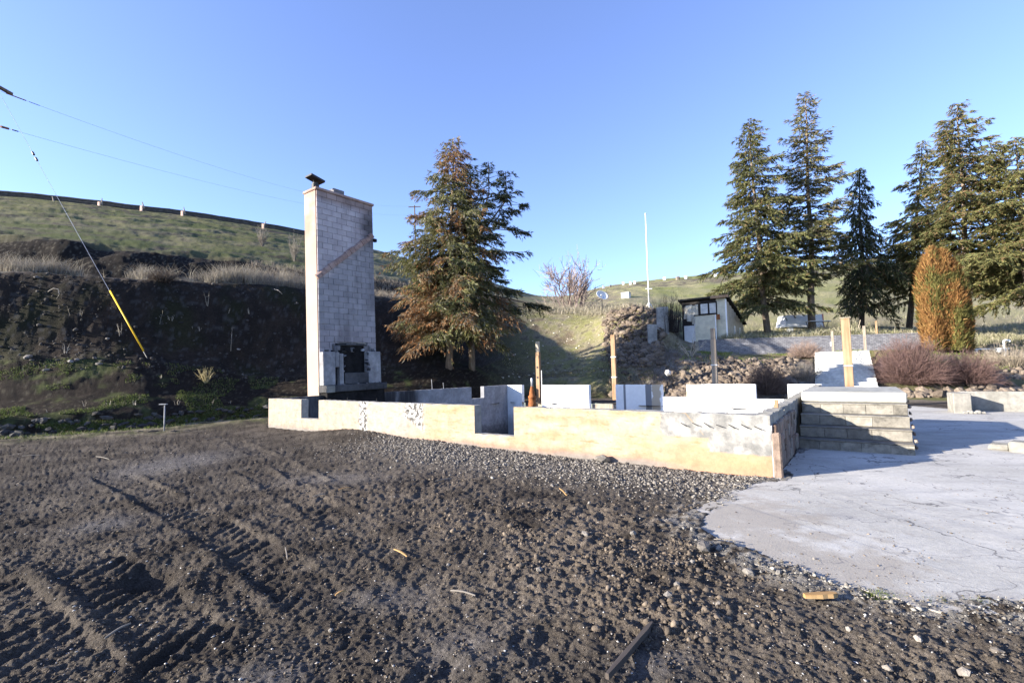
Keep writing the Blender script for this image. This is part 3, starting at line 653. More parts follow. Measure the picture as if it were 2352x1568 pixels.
# flue outlets
hood = thing_h = MB(); hood.lathe([(.13, 0), (.13, .2), (.10, .22), (.10, .26)], 12, (-.32, .16, CH + .1)); hd = hood.build('flue_pipe', M_iron, ch)
hb = MB()
for s in (-1, 1): hb.tube([(-.32, .16 + s * .06, CH + .34), (-.32, .16 + s * .06, CH + .46)], .015, 6)
hb.build('hood_leg', M_iron, hd)
Mr = Matrix.Translation((-.32, .16, CH + .49)) @ Matrix.Rotation(-.22, 4, 'X')
MB().box(-.2, .2, -.27, .27, -.03, .04, 0, Mr).build('hood', M_iron, hd)
fb = MB(); fb.bbox(-.55, -.15, .78, 1.22, CH + .1, CH + .32, .01); fb.build('flue_block', M_fire, ch)
MB().box(-.5, -.12, .3, .52, CH + .1, CH + .125).build('flue_flashing', M_iron, ch)
# fireplace
SUR = .26
M_hs = concrete('charred_hearth_concrete', (.035, .034, .036), (.085, .083, .085), .6, .7, .5)
def bx(nm, mat, *a, b=.012, j=.004): return MB().bbox(*a, b, j).build(nm, mat, ch)
M_pier = concrete('scorched_pier_concrete', (.19, .185, .19), (.32, .31, .31), .9, .8, .45)
bx('surround_pier', M_pier, .008, SUR, -.03, .43, .34, 1.48); bx('surround_pier', M_pier, .008, SUR, .60, .76, .34, 1.42); bx('surround_lintel', M_pier, .008, SUR, .434, .597, .95, 1.47)
bx('surround_pier', M_pier, .008, SUR, 1.80, 2.36, .34, 1.50); bx('surround_sill', M_hs, .008, SUR - .01, .804, 1.796, .34, .74)
MB().box(.01, .06, .434, .597, .34, .95).build('ash_slot', M_black, ch)
bx('firebox_back', M_black, -.048, .006, .60, 1.86, .6, 1.80); bx('lintel_iron', M_iron, .01, .06, .66, 1.9, 1.72, 1.77, b=.006)
for s0, s1, t0, t1 in ((.60, .78, 1.55, 1.72), (1.78, 2.0, 1.55, 1.74), (1.05, 1.45, 1.72, 1.80), (.5, .58, 1.5, 1.78)): bx('broken_facing', M_fire, .002, .05, s0, s1, t0, t1)
bx('hearth_slab', M_hs, .004, .48, -.08, 2.46, .10, .33, b=.02); bx('hearth_base', M_black, .01, .4, .0, 2.4, -.7, .098); bx('hearth_end', M_conc, .484, .50, -.08, .24, .10, .32)
random.seed(16)
for k in range(26):
    e_ = random.choice((.78, 1.79)); y0 = e_ + random.uniform(-.05, .03); z0_ = random.uniform(.7, 1.5); s0 = random.uniform(.03, .09); MB().bbox(SUR - random.uniform(.05, .2), SUR + random.uniform(-.01, .02), y0, y0 + s0, z0_, z0_ + s0 * random.uniform(.6, 1.4), .012, .02).build('broken_edge', random.choice((M_pier, M_fire, M_hs)), ch)
for k in range(14):
    y0 = random.uniform(.1, 2.2); s0 = random.uniform(.05, .16); MB().bbox(.002, random.uniform(.03, .09), y0, y0 + s0, 1.5, 1.5 + random.uniform(.04, .22), .015, .02).build('broken_facing', random.choice((M_pier, M_fire, M_black)), ch)
random.seed(6)
for k in range(10): MB().bbox(*(lambda x, y, s: (x, x + s, y, y + s, .332, .332 + s * .6))(random.uniform(.3, .55), random.uniform(.2, 2.2), random.uniform(.03, .07)), .01, .01).build('ash_lump', M_fire, ch)

# ================================================================== concrete slab at the foot of the steps
def pad_outline():
    P = []
    for i in range(len(PAD)):
        a, b = PAD[i], PAD[(i + 1) % len(PAD)]; L_ = np.hypot(*(b - a)); n_ = max(2, int(L_ / .045)) if L_ < 3.5 else int(L_ / .6) + 1
        for k in range(n_): P.append(a + (b - a) * k / n_)
    P = np.array(P); r = (fbm(P[:, 0], P[:, 1], 3, 4, 80, .6) - .5) * .32; r2 = (vn(P[:, 0] * 14, P[:, 1] * 14, 83) - .5) * .06
    near_ = np.hypot(P[:, 0] - 2, P[:, 1] - 4.2) < 3.2; c_ = np.array([8., 7.]); d_ = P - c_; d_ /= np.linalg.norm(d_, axis=1)[:, None]
    return P + d_ * ((r + r2) * near_)[:, None]
PO = pad_outline()
bm = bmesh.new(); tv = [bm.verts.new((p[0], p[1], .022 + .008 * (vn(p[0] * 9, p[1] * 9, 85) - .5))) for p in PO]; bv = [bm.verts.new((p[0] + random.uniform(-.02, .02), p[1] + random.uniform(-.02, .02), -.12)) for p in PO]
bm.faces.new(tv)
for i in range(len(PO)): bm.faces.new((tv[i], bv[i], bv[(i + 1) % len(PO)], tv[(i + 1) % len(PO)]))
bmesh.ops.recalc_face_normals(bm, faces=bm.faces); bmesh.ops.triangulate(bm, faces=[f for f in bm.faces if len(f.verts) > 4])
me = bpy.data.meshes.new('concrete_pad'); bm.to_mesh(me); bm.free()
m = N('old_slab_concrete', .88, .2); v = m.wpos(); big = m.noise(.7, 5, .6, v); strk = m.noise(2.5, 6, .7, m.map(v, (.55, 2.2, 1)))
c = m.mx(m.rng(big, .3, .7), (.36, .34, .30), (.47, .445, .40)); c = m.mx(m.rng(strk, .5, .75, 0, .5), c, (.23, .225, .225)); c = m.hsv(c, .5, 1, m.rng(m.noise(30, 5, .7, v), .25, .75, .86, 1.12))
c = m.mx(m.rng(m.noise(1.1, 5, .7, m.map(v, (.5, 1.6, 1))), .48, .68, 0, .45), c, (.22, .21, .20)); c = m.mx(m.rng(m.noise(.9, 4, .6, m.map(v, (1, 1, 1), (5, 3, 0))), .55, .7, 0, .5), c, (.46, .44, .40))
dust = m.rng(m.ma('ADD', m.noise(2.6, 6, .65, v), m.rng(m.sep(v)[0], 4.0, 2.0, 0, .32)), .60, .80, 0, .8); c = m.mx(dust, c, (.29, .255, .21))
spk = m.vor(22, v); c = m.mx(m.ma('MULTIPLY', m.rng(spk, .09, .05), m.rng(m.noise(1.6, 3, .5, v), .5, .62, 0, .7)), c, (.14, .12, .10))
wv = m.n('ShaderNodeVectorMath', operation='ADD'); nz = m.n('ShaderNodeTexNoise'); nz.inputs['Scale'].default_value = 2.2; nz.inputs['Detail'].default_value = 5; m.set(nz.inputs['Vector'], v); m.set(wv.inputs[0], v); m.set(wv.inputs[1], nz.outputs['Color'])
vc2 = m.vor(.42, wv.outputs[0], 'DISTANCE_TO_EDGE'); c = m.mx(m.ma('MULTIPLY', m.rng(vc2, .007, .003), m.rng(m.noise(1.3, 3, .5, v), .42, .55, 0, .8)), c, (.10, .095, .09))
cr = m.ma('ABSOLUTE', m.ma('SUBTRACT', m.noise(.55, 5, .55, v), .5)); c = m.mx(m.rng(cr, .003, .001, 0, .6), c, (.16, .15, .15))
m.bump(m.ma('ADD', m.ma('MULTIPLY', m.noise(3, 5, .65, v), 1.2), m.ma('ADD', m.noise(70, 4, .7, v), m.rng(cr, .002, .0, 0, -.4))), .5, .008); me.materials.append(m.out(c))
tag(link('concrete_pad', me), kind='structure')

# ================================================================== low garden walls on the right
q0 = onz(2196, 950)
lw = thing('low_garden_wall', 'low concrete garden wall with a square end pier beyond the slab', 'wall', tuple(q0), -TH + .12)
MB().bbox(-.05, .36, -.05, .55, -.1, .62, .02, .006).build('end_pier', M_conc, lw)
MB().bbox(.365, 6.2, .9, 1.12, -.1, .62, .02, .006).build('wall_run', M_conc, lw); MB().bbox(.2, .36, .553, 1.1, -.1, .60, .02).build('return_wall', M_conc, lw)
random.seed(8)
for k in range(5): MB().bbox(.1 + .1 * k, .22 + .1 * k, -.25 + .02 * k, -.08, 0.03, .09 + .03 * (k % 2), .02, .012).build('broken_lump', M_conc, lw)
q1 = onz(2318, 1040)
kb = thing('broken_kerb', 'short broken concrete kerb lying at the right side of the slab', 'kerb', (q1[0], q1[1], .03), -.9)
MB().bbox(0, 2.2, 0, .35, -.05, .16, .03, .012).build('kerb_block', M_conc, kb); MB().bbox(-.25, -.01, .05, .3, -.03, .10, .03, .02).build('broken_end', M_conc, kb)

# ================================================================== timber posts
def post(name, label, x, yb, yt, Y, wd, mats, z0=None, bands=(), split=None, capb=False, group=None):
    b = at(x, yb, Y); t = at(x, yt, Y); zb = gz(b[0], b[1]) if z0 is None else z0; h = t[2] - zb
    p = thing(name, label, 'post', (b[0], b[1], zb), -TH + .1, group)
    if split: MB().bbox(-wd / 2, wd / 2, -wd / 2, wd / 2, -.3, h * split, .012, .004).build('lower_post', mats[0], p); MB().bbox(-wd * .42, wd * .42, -wd * .42, wd * .42, h * split + .003, h, .01, .004).build('upper_post', mats[1], p)
    else: MB().bbox(-wd / 2, wd / 2, -wd / 2, wd / 2, -.3, h, .012, .004).build('shaft', mats[0], p)
    for f in bands:
        MB().box(-wd / 2 - .015, wd / 2 + .015, -wd / 2 - .015, wd / 2 + .015, h * f, h * f + .05).build('strap', M_galv, p)
    if capb: MB().bbox(-wd / 2 - .03, wd / 2 + .04, -wd / 2 - .02, wd / 2 + .02, h + .003, h + .03, .006).build('cap_board', M_cap, p)
    return p, h, wd
p, h, wd = post('timber_post', 'orange timber post with pale grey top, rising behind the rusty standpipe', 1238, 905, 784, 24.2, .2, (M_post, M_cap), split=.82)
for f in (.38, .55): MB().box(-.05, .03, -wd / 2 - .02, -wd / 2 - .002, h * f, h * f + .1).build('bolt_plate', M_iron, p)
MB().box(wd / 2 + .05, wd / 2 + .09, -.02, .02, .0, 1.55).build('side_rod', M_galv, p)
post('timber_post', 'orange timber post standing in the wide doorway gap of the back wall', 1413, 910, 769, 24, .22, (M_post,), bands=(.34, .65))
post('timber_post', 'dark weathered grey timber post in front of the shed', 1643, 880, 754, 20.5, .22, (M_postg, M_postg), split=.86, bands=(.5,))
post('timber_post', 'tallest orange timber post with cap board, in front of the upper steps', 1951, 886, 731, 16.8, .25, (M_post,), bands=(.46, .02), capb=True)

# ================================================================== rusty standpipe
b = at(1222, 900, 15.6)
sp = thing('rusty_standpipe', 'rusty iron standpipe with flanges rising from the basement', 'pipe', (b[0], b[1], -1.9))
z0 = 1.9
MB().lathe([(.085, -.05), (.085, z0 + .28), (.11, z0 + .29), (.11, z0 + .36), (.13, z0 + .37), (.13, z0 + .50), (.115, z0 + .51), (.12, z0 + .66), (.13, z0 + .67), (.13, z0 + .72), (.10, z0 + .74), (.085, z0 + .86), (.05, z0 + 1.0), (.045, z0 + 1.04)], 18).build('pipe_body', M_rust, sp, True)
MB().lathe([(.035, z0 + .98), (.035, z0 + 1.3), (.03, z0 + 1.31)], 10).build('spindle', M_galv, sp, True)
MB().tube([(-.1, -.02, z0 + .34), (-.2, -.03, z0 + .34)], .06, 10).build('outlet', M_rust, sp, True)

# ================================================================== vegetation
def rot_about(v, k, ang):
    return v * math.cos(ang) + np.cross(k, v) * math.sin(ang) + k * (k @ v) * (1 - math.cos(ang))
def nrm(v): return v / (np.linalg.norm(v, axis=-1, keepdims=True) + 1e-9)
def quads_from(P, D, Wd, ln, wd):
    """diamond leaves: base P, axis D, width axis Wd"""
    n = len(P); ln = np.asarray(ln).reshape(-1, 1); wd = np.asarray(wd).reshape(-1, 1)
    V = np.empty((n, 3, 3)); V[:, 0] = P - Wd * wd; V[:, 1] = P + Wd * wd; V[:, 2] = P + D * ln
    return V.reshape(-1, 3), np.arange(n * 3).reshape(n, 3)
def ribbons(S, E, w0, w1, side):
    n = len(S); V = np.empty((n, 4, 3)); w0 = np.asarray(w0).reshape(-1, 1); w1 = np.asarray(w1).reshape(-1, 1)
    V[:, 0] = S - side * w0; V[:, 1] = S + side * w0; V[:, 2] = E + side * w1; V[:, 3] = E - side * w1
    return V.reshape(-1, 3), np.arange(n * 4).reshape(n, 4)
class Acc:
    def __init__(s): s.V = []; s.F = []; s.C = []; s.n = 0
    def add(s, VF, col):
        V, F = VF; s.V.append(V); s.F.append(F + s.n); s.n += len(V); s.C.append(np.broadcast_to(col, (len(V), 3)) if np.ndim(col) == 1 else col)
    def mesh(s, name, mat): return np_mesh(name, np.concatenate(s.V), np.concatenate(s.F), mat, np.concatenate(s.C))
def barkmat(name, c0, c1):
    m = N(name, .95, .1); v = m.obj(); g_ = m.noise(1, 5, .7, m.map(v, (16, 16, 3))); m.bump(g_, 1, .03); return m.out(m.mx(m.rng(g_, .3, .7), c0, c1))
M_bark = barkmat('fir_bark', (.10, .075, .055), (.24, .19, .145)); M_barkd = barkmat('dark_bark', (.05, .04, .034), (.12, .095, .075))
def fir(label, xb, yb, xt, yt, Y, R, lo, seed, colf, dens=1., droop=.35, gap=0., up=.10, side=None, bark=None, tops=(), sz=1.):
    rg_ = np.random.default_rng(seed); b = at(xb, yb, Y); t = at(xt, yt, Y); zb = gz(b[0], b[1]); Hh = t[2] - zb; lean = np.array([t[0] - b[0], 0, 0]) / Hh
    tr = thing('fir_tree', label, 'tree', (b[0], b[1], zb))
    bark = bark or M_bark
    r0 = .012 * Hh + .05
    pts = [(lean[0] * z + .06 * math.sin(z * .7 + seed), .05 * math.sin(z * .5 + seed * 2), z) for z in np.linspace(-.6, Hh * .985, 12)]
    MB().tube(pts, r0, 10, .025).build('trunk', bark, tr, True)
    limb = Acc(); crown = Acc()
    def axis(z): return np.array([lean[0] * z + .06 * math.sin(z * .7 + seed), .05 * math.sin(z * .5 + seed * 2), z])
    stems = [(axis, lo * Hh, Hh, R)]
    for (dx, f0, f1) in tops:
        def ax2(z, dx=dx, f0=f0, f1=f1):
            k = max(0., (z - f0 * Hh) / ((f1 - f0) * Hh)); return axis(z) + np.array([dx * min(1, k * 1.6), 0, 0])
        stems.append((ax2, f0 * Hh, f1 * Hh, R * .45))
        MB().tube([tuple(ax2(z)) for z in np.linspace(f0 * Hh, f1 * Hh, 6)], .07, 7, .02).build('leader', bark, tr, True)
    for ax_, z0, z1, R_m in stems:
        nb = int((z1 - z0) * 10.5 * dens); ang = rg_.uniform(0, 6)
        for i in range(nb):
            t_ = (i + rg_.uniform(0, 1)) / nb; z = z0 + (z1 - z0) * t_; ang += 2.4 + rg_.uniform(-.5, .5)
            pr = (1 - t_) ** .72 * (.66 + .34 * min(1, t_ * 5)) + .035
            L = R_m * pr * rg_.uniform(.5, 1.2)
            if gap and rg_.uniform() < gap: L *= rg_.uniform(.35, .7)
            d = np.array([math.cos(ang), math.sin(ang), 0]); bare = 0.
            if side is not None:
                k = d[0] * side[0]
                if k > .2 and rg_.uniform() < side[1]: bare = .55; L *= 1.15
            base = ax_(z); ns = 7; s_ = np.linspace(0, 1, ns)[:, None]; upk = up + .35 * max(0, t_ - .55) * 2
            C_ = base + d * L * s_ + np.array([0, 0, 1.]) * L * (upk * s_ - droop * (1 - .6 * t_) * s_ ** 2 + .12 * s_ ** 4)
            C_ = C_ + rg_.normal(0, .03 * L, (1, 3)) * s_
            sd_ = np.array([-d[1], d[0], 0]); wd = (.012 + .010 * L) * (1 - s_ * .85)
            limb.add(ribbons(C_[:-1], C_[1:], wd[:-1], wd[1:], sd_), np.array([.07, .055, .045])); limb.add(ribbons(C_[:-1], C_[1:], wd[:-1], wd[1:], np.array([0, 0, 1.])), np.array([.07, .055, .045]))
            nt_ = max(5, int(L * 10 * dens ** .5))
            su = np.sort(rg_.uniform(.10 + bare, 1.0, nt_) ** .85); P0 = np.stack([np.interp(su, s_[:, 0], C_[:, k]) for k in range(3)], 1)
            sg = np.where(np.arange(nt_) % 2 == 0, 1, -1)[:, None]; tl = (.34 * L * (1 - su) + .22 + .10 * L) * rg_.uniform(.6, 1.15, nt_)
            a_ = rg_.uniform(.5, 1.1, nt_)[:, None]; td = nrm(d * np.cos(a_) + sd_ * np.sin(a_) * sg + np.array([0, 0, 1.]) * rg_.uniform(-.55, .05, (nt_, 1)) * (droop / .35))
            m_ = np.maximum(5, (tl / (.033 if dens < 1.5 else .045)).astype(int)); idx = np.repeat(np.arange(nt_), m_); u = rg_.uniform(0, 1, len(idx))
            P = P0[idx] + td[idx] * (tl[idx] * u)[:, None] + np.array([0, 0, -1.]) * ((u * tl[idx]) ** 2 * .5 * droop)[:, None] + rg_.normal(0, .025, (len(idx), 3))
            D = nrm(td[idx] + rg_.normal(0, .34, (len(idx), 3)) + np.array([0, 0, -.25 * droop / .35])); W = nrm(np.cross(D, rg_.normal(0, 1, (len(idx), 3))))
            crown.add(quads_from(P, D, W, rg_.uniform(.16, .30, len(idx)) * sz, rg_.uniform(.020, .036, len(idx)) * sz), np.repeat(colf(P, t_, rg_), 3, 0))
            nz = max(3, int(L * 5)); st_ = np.linspace(0, 1, nz)
    link('limbs', limb.mesh('limbs', STEM), tr); link('crown', crown.mesh('crown', LEAF), tr)
    return tr
def mixcol(cols_, w, rg_, n, var=.3):
    k = rg_.choice(len(cols_), n, p=np.array(w) / np.sum(w)); c = np.array(cols_)[k] * rg_.uniform(1 - var, 1 + var, (n, 1)); return c
G1, G2, G3, BR, RU, DK, GR = (.105, .112, .042), (.155, .148, .060), (.066, .080, .036), (.20, .125, .065), (.29, .13, .05), (.05, .056, .034), (.22, .20, .15)
def col_left(P, t, r):
    n = len(P); rust = np.clip((.5 - t) * 1.3, 0, .6) * np.clip(.4 - P[:, 0] * .14, .08, 1.1) + .14
    k = vn(P[:, 0] * 1.3 + 9, P[:, 2] * 1.3, 90); c = mixcol([G2, G1, GR, G2], [3, 2, 1.2, 1], r, n)
    d = mixcol([BR, RU, BR, GR], [3, 1.4, 2, 1], r, n); m_ = (k + r.uniform(-.2, .2, n)) < rust + .22; return np.where(m_[:, None], d, c)
def col_dark(P, t, r): return np.where((r.uniform(size=len(P)) < .22 * (1 - t))[:, None], mixcol([BR, GR], [2, 1], r, len(P)), mixcol([G3, DK, G1], [3, 2, 1], r, len(P)))
def col_green(P, t, r): return np.where((r.uniform(size=len(P)) < .10)[:, None], mixcol([BR, GR], [2, 1], r, len(P)), mixcol([G1, G2, G3], [3, 2.4, 1.4], r, len(P)))
def col_grey(P, t, r): return mixcol([G1, GR, G2, G3, BR], [2.4, 1.5, 2, 1, .5 + t], r, len(P))
def col_olive(P, t, r): return mixcol([G2, (.19, .175, .065), G1, BR, G3], [3, 2, 2, .7, .8], r, len(P))
def col_cone(P, t, r): return mixcol([G1, G2, BR, G3], [2.4, 2, .7 + 1.2 * t, 1.2], r, len(P))
fir('tall scorched fir with rust-brown lower branches beside the chimney', 1030, 850, 1040, 318, 26.4, 4.4, .14, 101, col_left, 1.49, .58, .22, sz=.85)
fir('dark sparse fir with bare reaching boughs and several tops beside the scorched fir', 1082, 850, 1080, 372, 27.4, 4.7, .2, 102, col_dark, .9, .38, .45, side=(1, .75), tops=((1.1, .60, 1.0), (2.1, .58, .95)), bark=M_bark, sz=.82)
fir('dense dark green fir with pale trunk rising beside the shed', 1762, 768, 1718, 277, 34, 4.2, .13, 103, col_green, 1.3, .46, .28)
fir('tallest fir with open ragged upper crown and upswept tips', 1868, 772, 1850, 215, 35, 4.1, .19, 104, col_grey, 1.0, .25, .5, up=.24)
fir('narrow drooping fir with shaggy dark boughs and crooked top', 1982, 762, 1975, 385, 37, 3.1, .13, 105, col_dark, 1.25, 1.1, .45, up=.02, bark=M_barkd)
fir('small grey-trunked fir behind the rust-coloured cedar', 2088, 758, 2118, 325, 38, 3.8, .15, 106, col_olive, .95, .5, .4, bark=M_barkd)
fir('broad cone-laden fir rising behind the rust-coloured cedar', 2227, 762, 2200, 237, 33.5, 5.3, .2, 107, col_cone, 1.15, .36, .35)
fir('bushy olive-green fir at the far right of the row', 2362, 770, 2335, 318, 30.5, 5.2, .2, 108, col_olive, 1.1, .45, .35)

# the columnar cedar, turned rust-brown by the fire
b = hit(2172, 806); top = at(2158, 572, b[1]); Hh = top[2] - b[2]
tr = thing('columnar_cedar', 'clipped columnar cedar turned orange-brown by heat above the rock slope', 'tree', tuple(b))
rg_ = np.random.default_rng(44); acc = Acc()
lobes = [(-.55, 0, 1.0, .78), (.05, -.2, .97, .72), (.58, .1, .93, .7), (-.1, .5, .95, .75), (.45, -.4, .86, .6), (-.80, -.2, .84, .52), (.95, -.1, .78, .5), (.2, -.55, .7, .5)]
for lx, ly, hf, rr in lobes:
    n = 6500; u = rg_.uniform(0, 1, n) ** .9; th = rg_.uniform(0, 2 * math.pi, n); z = u * Hh * hf
    rad = rr * np.clip(1.04 - u ** 6.0, .04, 1) * (.80 + .22 * np.clip(u * 3, 0, 1)) * (.78 + .30 * vn(th * 3, z * 2.0, int(lx * 10) + 50)) * rg_.uniform(.86, 1.04, n)
    P = np.stack([lx * (1.0 - .28 * u) + np.cos(th) * rad, ly + np.sin(th) * rad, z], 1)
    D = nrm(np.stack([np.cos(th) * .5, np.sin(th) * .5, np.ones(n)], 1) + rg_.normal(0, .35, (n, 3))); W = nrm(np.stack([-np.sin(th), np.cos(th), np.zeros(n)], 1) + rg_.normal(0, .5, (n, 3)))
    k = vn(P[:, 0] * 2.2, P[:, 2] * 1.4 + P[:, 1], 71) + rg_.uniform(-.25, .25, n) + .25 * (P[:, 0] > .3) * (u < .6) - .2 * u
    c = np.where((k > .55)[:, None], mixcol([(.115, .11, .035), (.16, .14, .045)], [1, 1], rg_, n), mixcol([(.22, .115, .04), (.28, .165, .06), (.17, .08, .03)], [2, 2, 1.5], rg_, n))
    acc.add(quads_from(P, D, W, rg_.uniform(.14, .34, n), rg_.uniform(.025, .05, n)), np.repeat(c, 3, 0))
link('crown', acc.mesh('crown', LEAF), tr)
mbt = MB()
for lx, ly, hf, rr in lobes[:4]: mbt.tube([(lx * .5, ly * .5, -.3), (lx, ly, Hh * hf * .8)], .09, 7, .02)
mbt.build('trunk', M_barkd, tr)
mbc = MB()
for lx, ly, hf, rr in lobes: mbc.lathe([(rr * .55, .1), (rr * .72, Hh * hf * .35), (rr * .62, Hh * hf * .75), (rr * .1, Hh * hf * .93)], 10, (lx * .85, ly, 0))
mbc.build('inner_twigs', plain('dead_inner_twigs', (.06, .035, .018), .95, .5, 7), tr)

# ------------------------------------------------------------------ twiggy plants
def twigs(acc, base, n, H_, spread, r, col, curve=.4, w=.006, kids=3, jitter=.3, rad=.1, lo=.5):
    """a clump of upright stems that fork twice"""
    for i in range(n):
        a = r.uniform(0, 2 * math.pi); k = r.uniform(0, 1) ** .6; d = nrm(np.array([math.cos(a) * spread * k, math.sin(a) * spread * k, 1.])); L = H_ * r.uniform(lo, 1) * (1 - .25 * k)
        p0 = np.array(base) + np.array([math.cos(a), math.sin(a), 0]) * rad * r.uniform(0, 1) ; ns = 5; s_ = np.linspace(0, 1, ns)[:, None]
        C_ = p0 + d * L * s_ + np.array([math.cos(a), math.sin(a), -.4]) * (curve * k * L * .35) * s_ ** 2 + r.normal(0, .02 * L, (ns, 3)) * s_
        sd = nrm(np.cross(d, r.normal(0, 1, 3))); ww = w * (1.15 - s_[:, 0]); c = np.array(col) * r.uniform(.7, 1.3)
        acc.add(ribbons(C_[:-1], C_[1:], ww[:-1], ww[1:], sd), c)
        if kids:
            m_ = kids * 3; u = r.uniform(.3, .95, m_); Q = np.stack([np.interp(u, s_[:, 0], C_[:, q_]) for q_ in range(3)], 1)
            dd = nrm(d + r.normal(0, .55, (m_, 3))); ll = (L * .32 * (1.15 - u) * r.uniform(.6, 1.2, m_))[:, None]; E_ = Q + dd * ll
            acc.add(ribbons(Q, E_, np.full(m_, w * .5), np.full(m_, w * .18), nrm(np.cross(dd, r.normal(0, 1, (m_, 3))))), c * 1.1)
            Q2 = Q + dd * ll * r.uniform(.3, .8, (m_, 1)); d3 = nrm(dd + r.normal(0, .6, (m_, 3)))
            acc.add(ribbons(Q2, Q2 + d3 * ll * .55, np.full(m_, w * .35), np.full(m_, w * .12), nrm(np.cross(d3, r.normal(0, 1, (m_, 3))))), c * 1.2)
def dome(acc, n, R_, H_, r, col, w):
    """round bare shrub: stems leave one crown and end on a dome, forking into fine twigs"""
    for i in range(n):
        a = r.uniform(0, 2 * math.pi); el = math.acos(r.uniform(.02, 1)); e = np.array([math.cos(a) * math.sin(el) * R_, math.sin(a) * math.sin(el) * R_, math.cos(el) * H_]) * r.uniform(.72, 1.04)
        s_ = np.linspace(0, 1, 5)[:, None]; p0 = np.array([math.cos(a), math.sin(a), 0]) * R_ * .3 * r.uniform(0, 1) * math.sin(el)
        C_ = p0 + (e - p0) * s_ + np.array([0, 0, H_ * .16]) * (s_ * (1 - s_)) + r.normal(0, .02 * R_, (5, 3)) * s_; d = nrm(e - p0); c = np.array(col) * r.uniform(.7, 1.35); ww = w * (1.1 - s_[:, 0] * .8)
        acc.add(ribbons(C_[:-1], C_[1:], ww[:-1], ww[1:], nrm(np.cross(d, r.normal(0, 1, 3)))), c)
        m_ = 12; u = r.uniform(.35, 1., m_); Q = np.stack([np.interp(u, s_[:, 0], C_[:, q_]) for q_ in range(3)], 1); dd = nrm(d + r.normal(0, .55, (m_, 3)) + np.array([0, 0, .2])); ll = (R_ * .26 * r.uniform(.4, 1.1, m_))[:, None]
        acc.add(ribbons(Q, Q + dd * ll, np.full(m_, w * .5), np.full(m_, w * .2), nrm(np.cross(dd, r.normal(0, 1, (m_, 3))))), c * 1.15)
def dome_shrub(label, x, yb, yt, wpx, n, col, seed, Y, w=.006):
    b = at(x, yb, Y); b[2] = gz(b[0], b[1]); H_ = at(x, yt, Y)[2] - b[2]; o = thing('bare_shrub', label, 'shrub', tuple(b)); acc = Acc(); dome(acc, n, wpx / 2 / FPX * Y, H_, np.random.default_rng(seed), col, w); link('stems', acc.mesh('stems', STEM), o)
def shrub(name, label, x, yb, yt, wpx, n, col, seed, spread=1.1, w=.007, curve=.5, cat='shrub', rad=.35, fmin=0., group=None, kids=3, Y=None):
    b = hit(x, yb, fmin) if Y is None else at(x, yb, Y)
    if Y is not None: b[2] = gz(b[0], b[1])
    t = at(x, yt, b[1]); H_ = t[2] - b[2]; s_ = thing(name, label, cat, tuple(b), 0, group)
    half = wpx / 2 / FPX * b[1]; acc = Acc(); r = np.random.default_rng(seed)
    twigs(acc, (0, 0, -.05), n, H_ * 1.08, spread, r, col, curve, w, kids, rad=rad * half)
    me = acc.mesh('stems', STEM); co = np.empty(len(me.vertices) * 3, np.float32); me.vertices.foreach_get('co', co); co = co.reshape(-1, 3); ext = np.percentile(np.abs(co[:, 0]), 97); co[:, :2] *= half / ext; co[:, 2] *= H_ / np.percentile(co[:, 2], 98.5); me.vertices.foreach_set('co', co.ravel()); me.update()
    link('stems', me, s_); return s_
PUR = (.135, .085, .075)
dome_shrub('large dense purplish-brown bare shrub beside the upper steps', 2095, 884, 770, 165, 1300, PUR, 1, 22.3, .007)
dome_shrub('second purplish-brown bare shrub, lower, below the orange cedar', 2222, 886, 803, 128, 900, PUR, 2, 22.0, .006)
dome_shrub('low brown bare shrub on the rocks before the back wall', 1762, 892, 832, 112, 700, (.12, .085, .07), 3, 22.6, .006)
dome_shrub('small fan-shaped bare shrub against the brick wall', 1850, 828, 780, 80, 420, (.24, .175, .14), 4, 27.2, .006)
shrub('dry_bush', 'tangled straw-coloured bush on the rocks right of the orange cedar', 2325, 838, 788, 120, 380, (.30, .25, .19), 5, 1.4, .006, curve=1., rad=.5)
shrub('dry_bush', 'straw-grey bramble between the shrub and the upper steps', 1845, 882, 828, 70, 200, (.24, .20, .155), 6, 1.3, .006, curve=1., rad=.5, Y=23.6)
shrub('burnt_shrub', 'row of black burnt upright stems beside the shed', 1540, 800, 680, 60, 190, (.035, .03, .028), 7, .25, .018, .1, rad=.9, Y=31.6, kids=1)
shrub('dry_bush', 'grey thatch bush behind the brick wall near the white box', 1905, 770, 742, 60, 160, (.25, .22, .17), 8, 1.3, .008, curve=1., rad=.5, Y=33)
shrub('bare_sapling', 'bare grey sapling on the green hillside, upper of two', 602, 566, 520, 26, 40, (.22, .19, .16), 9, .5, .02, .2, 'sapling', .1)
shrub('bare_sapling', 'bare grey sapling on the green hillside, above the chimney-side bank', 672, 600, 540, 30, 46, (.24, .21, .17), 10, .5, .02, .2, 'sapling', .1)
shrub('brush_pile', 'dark tangle of brush on the edge of the cut bank', 370, 645, 615, 60, 160, (.09, .07, .055), 12, 1.6, .012, 1., 'brush', .5)
shrub('bare_shrub', 'thin pale bare twigs by the end of the brick wall', 1585, 822, 775, 60, 14, (.42, .37, .30), 13, 1., .014, .4, rad=.2, Y=28.6)
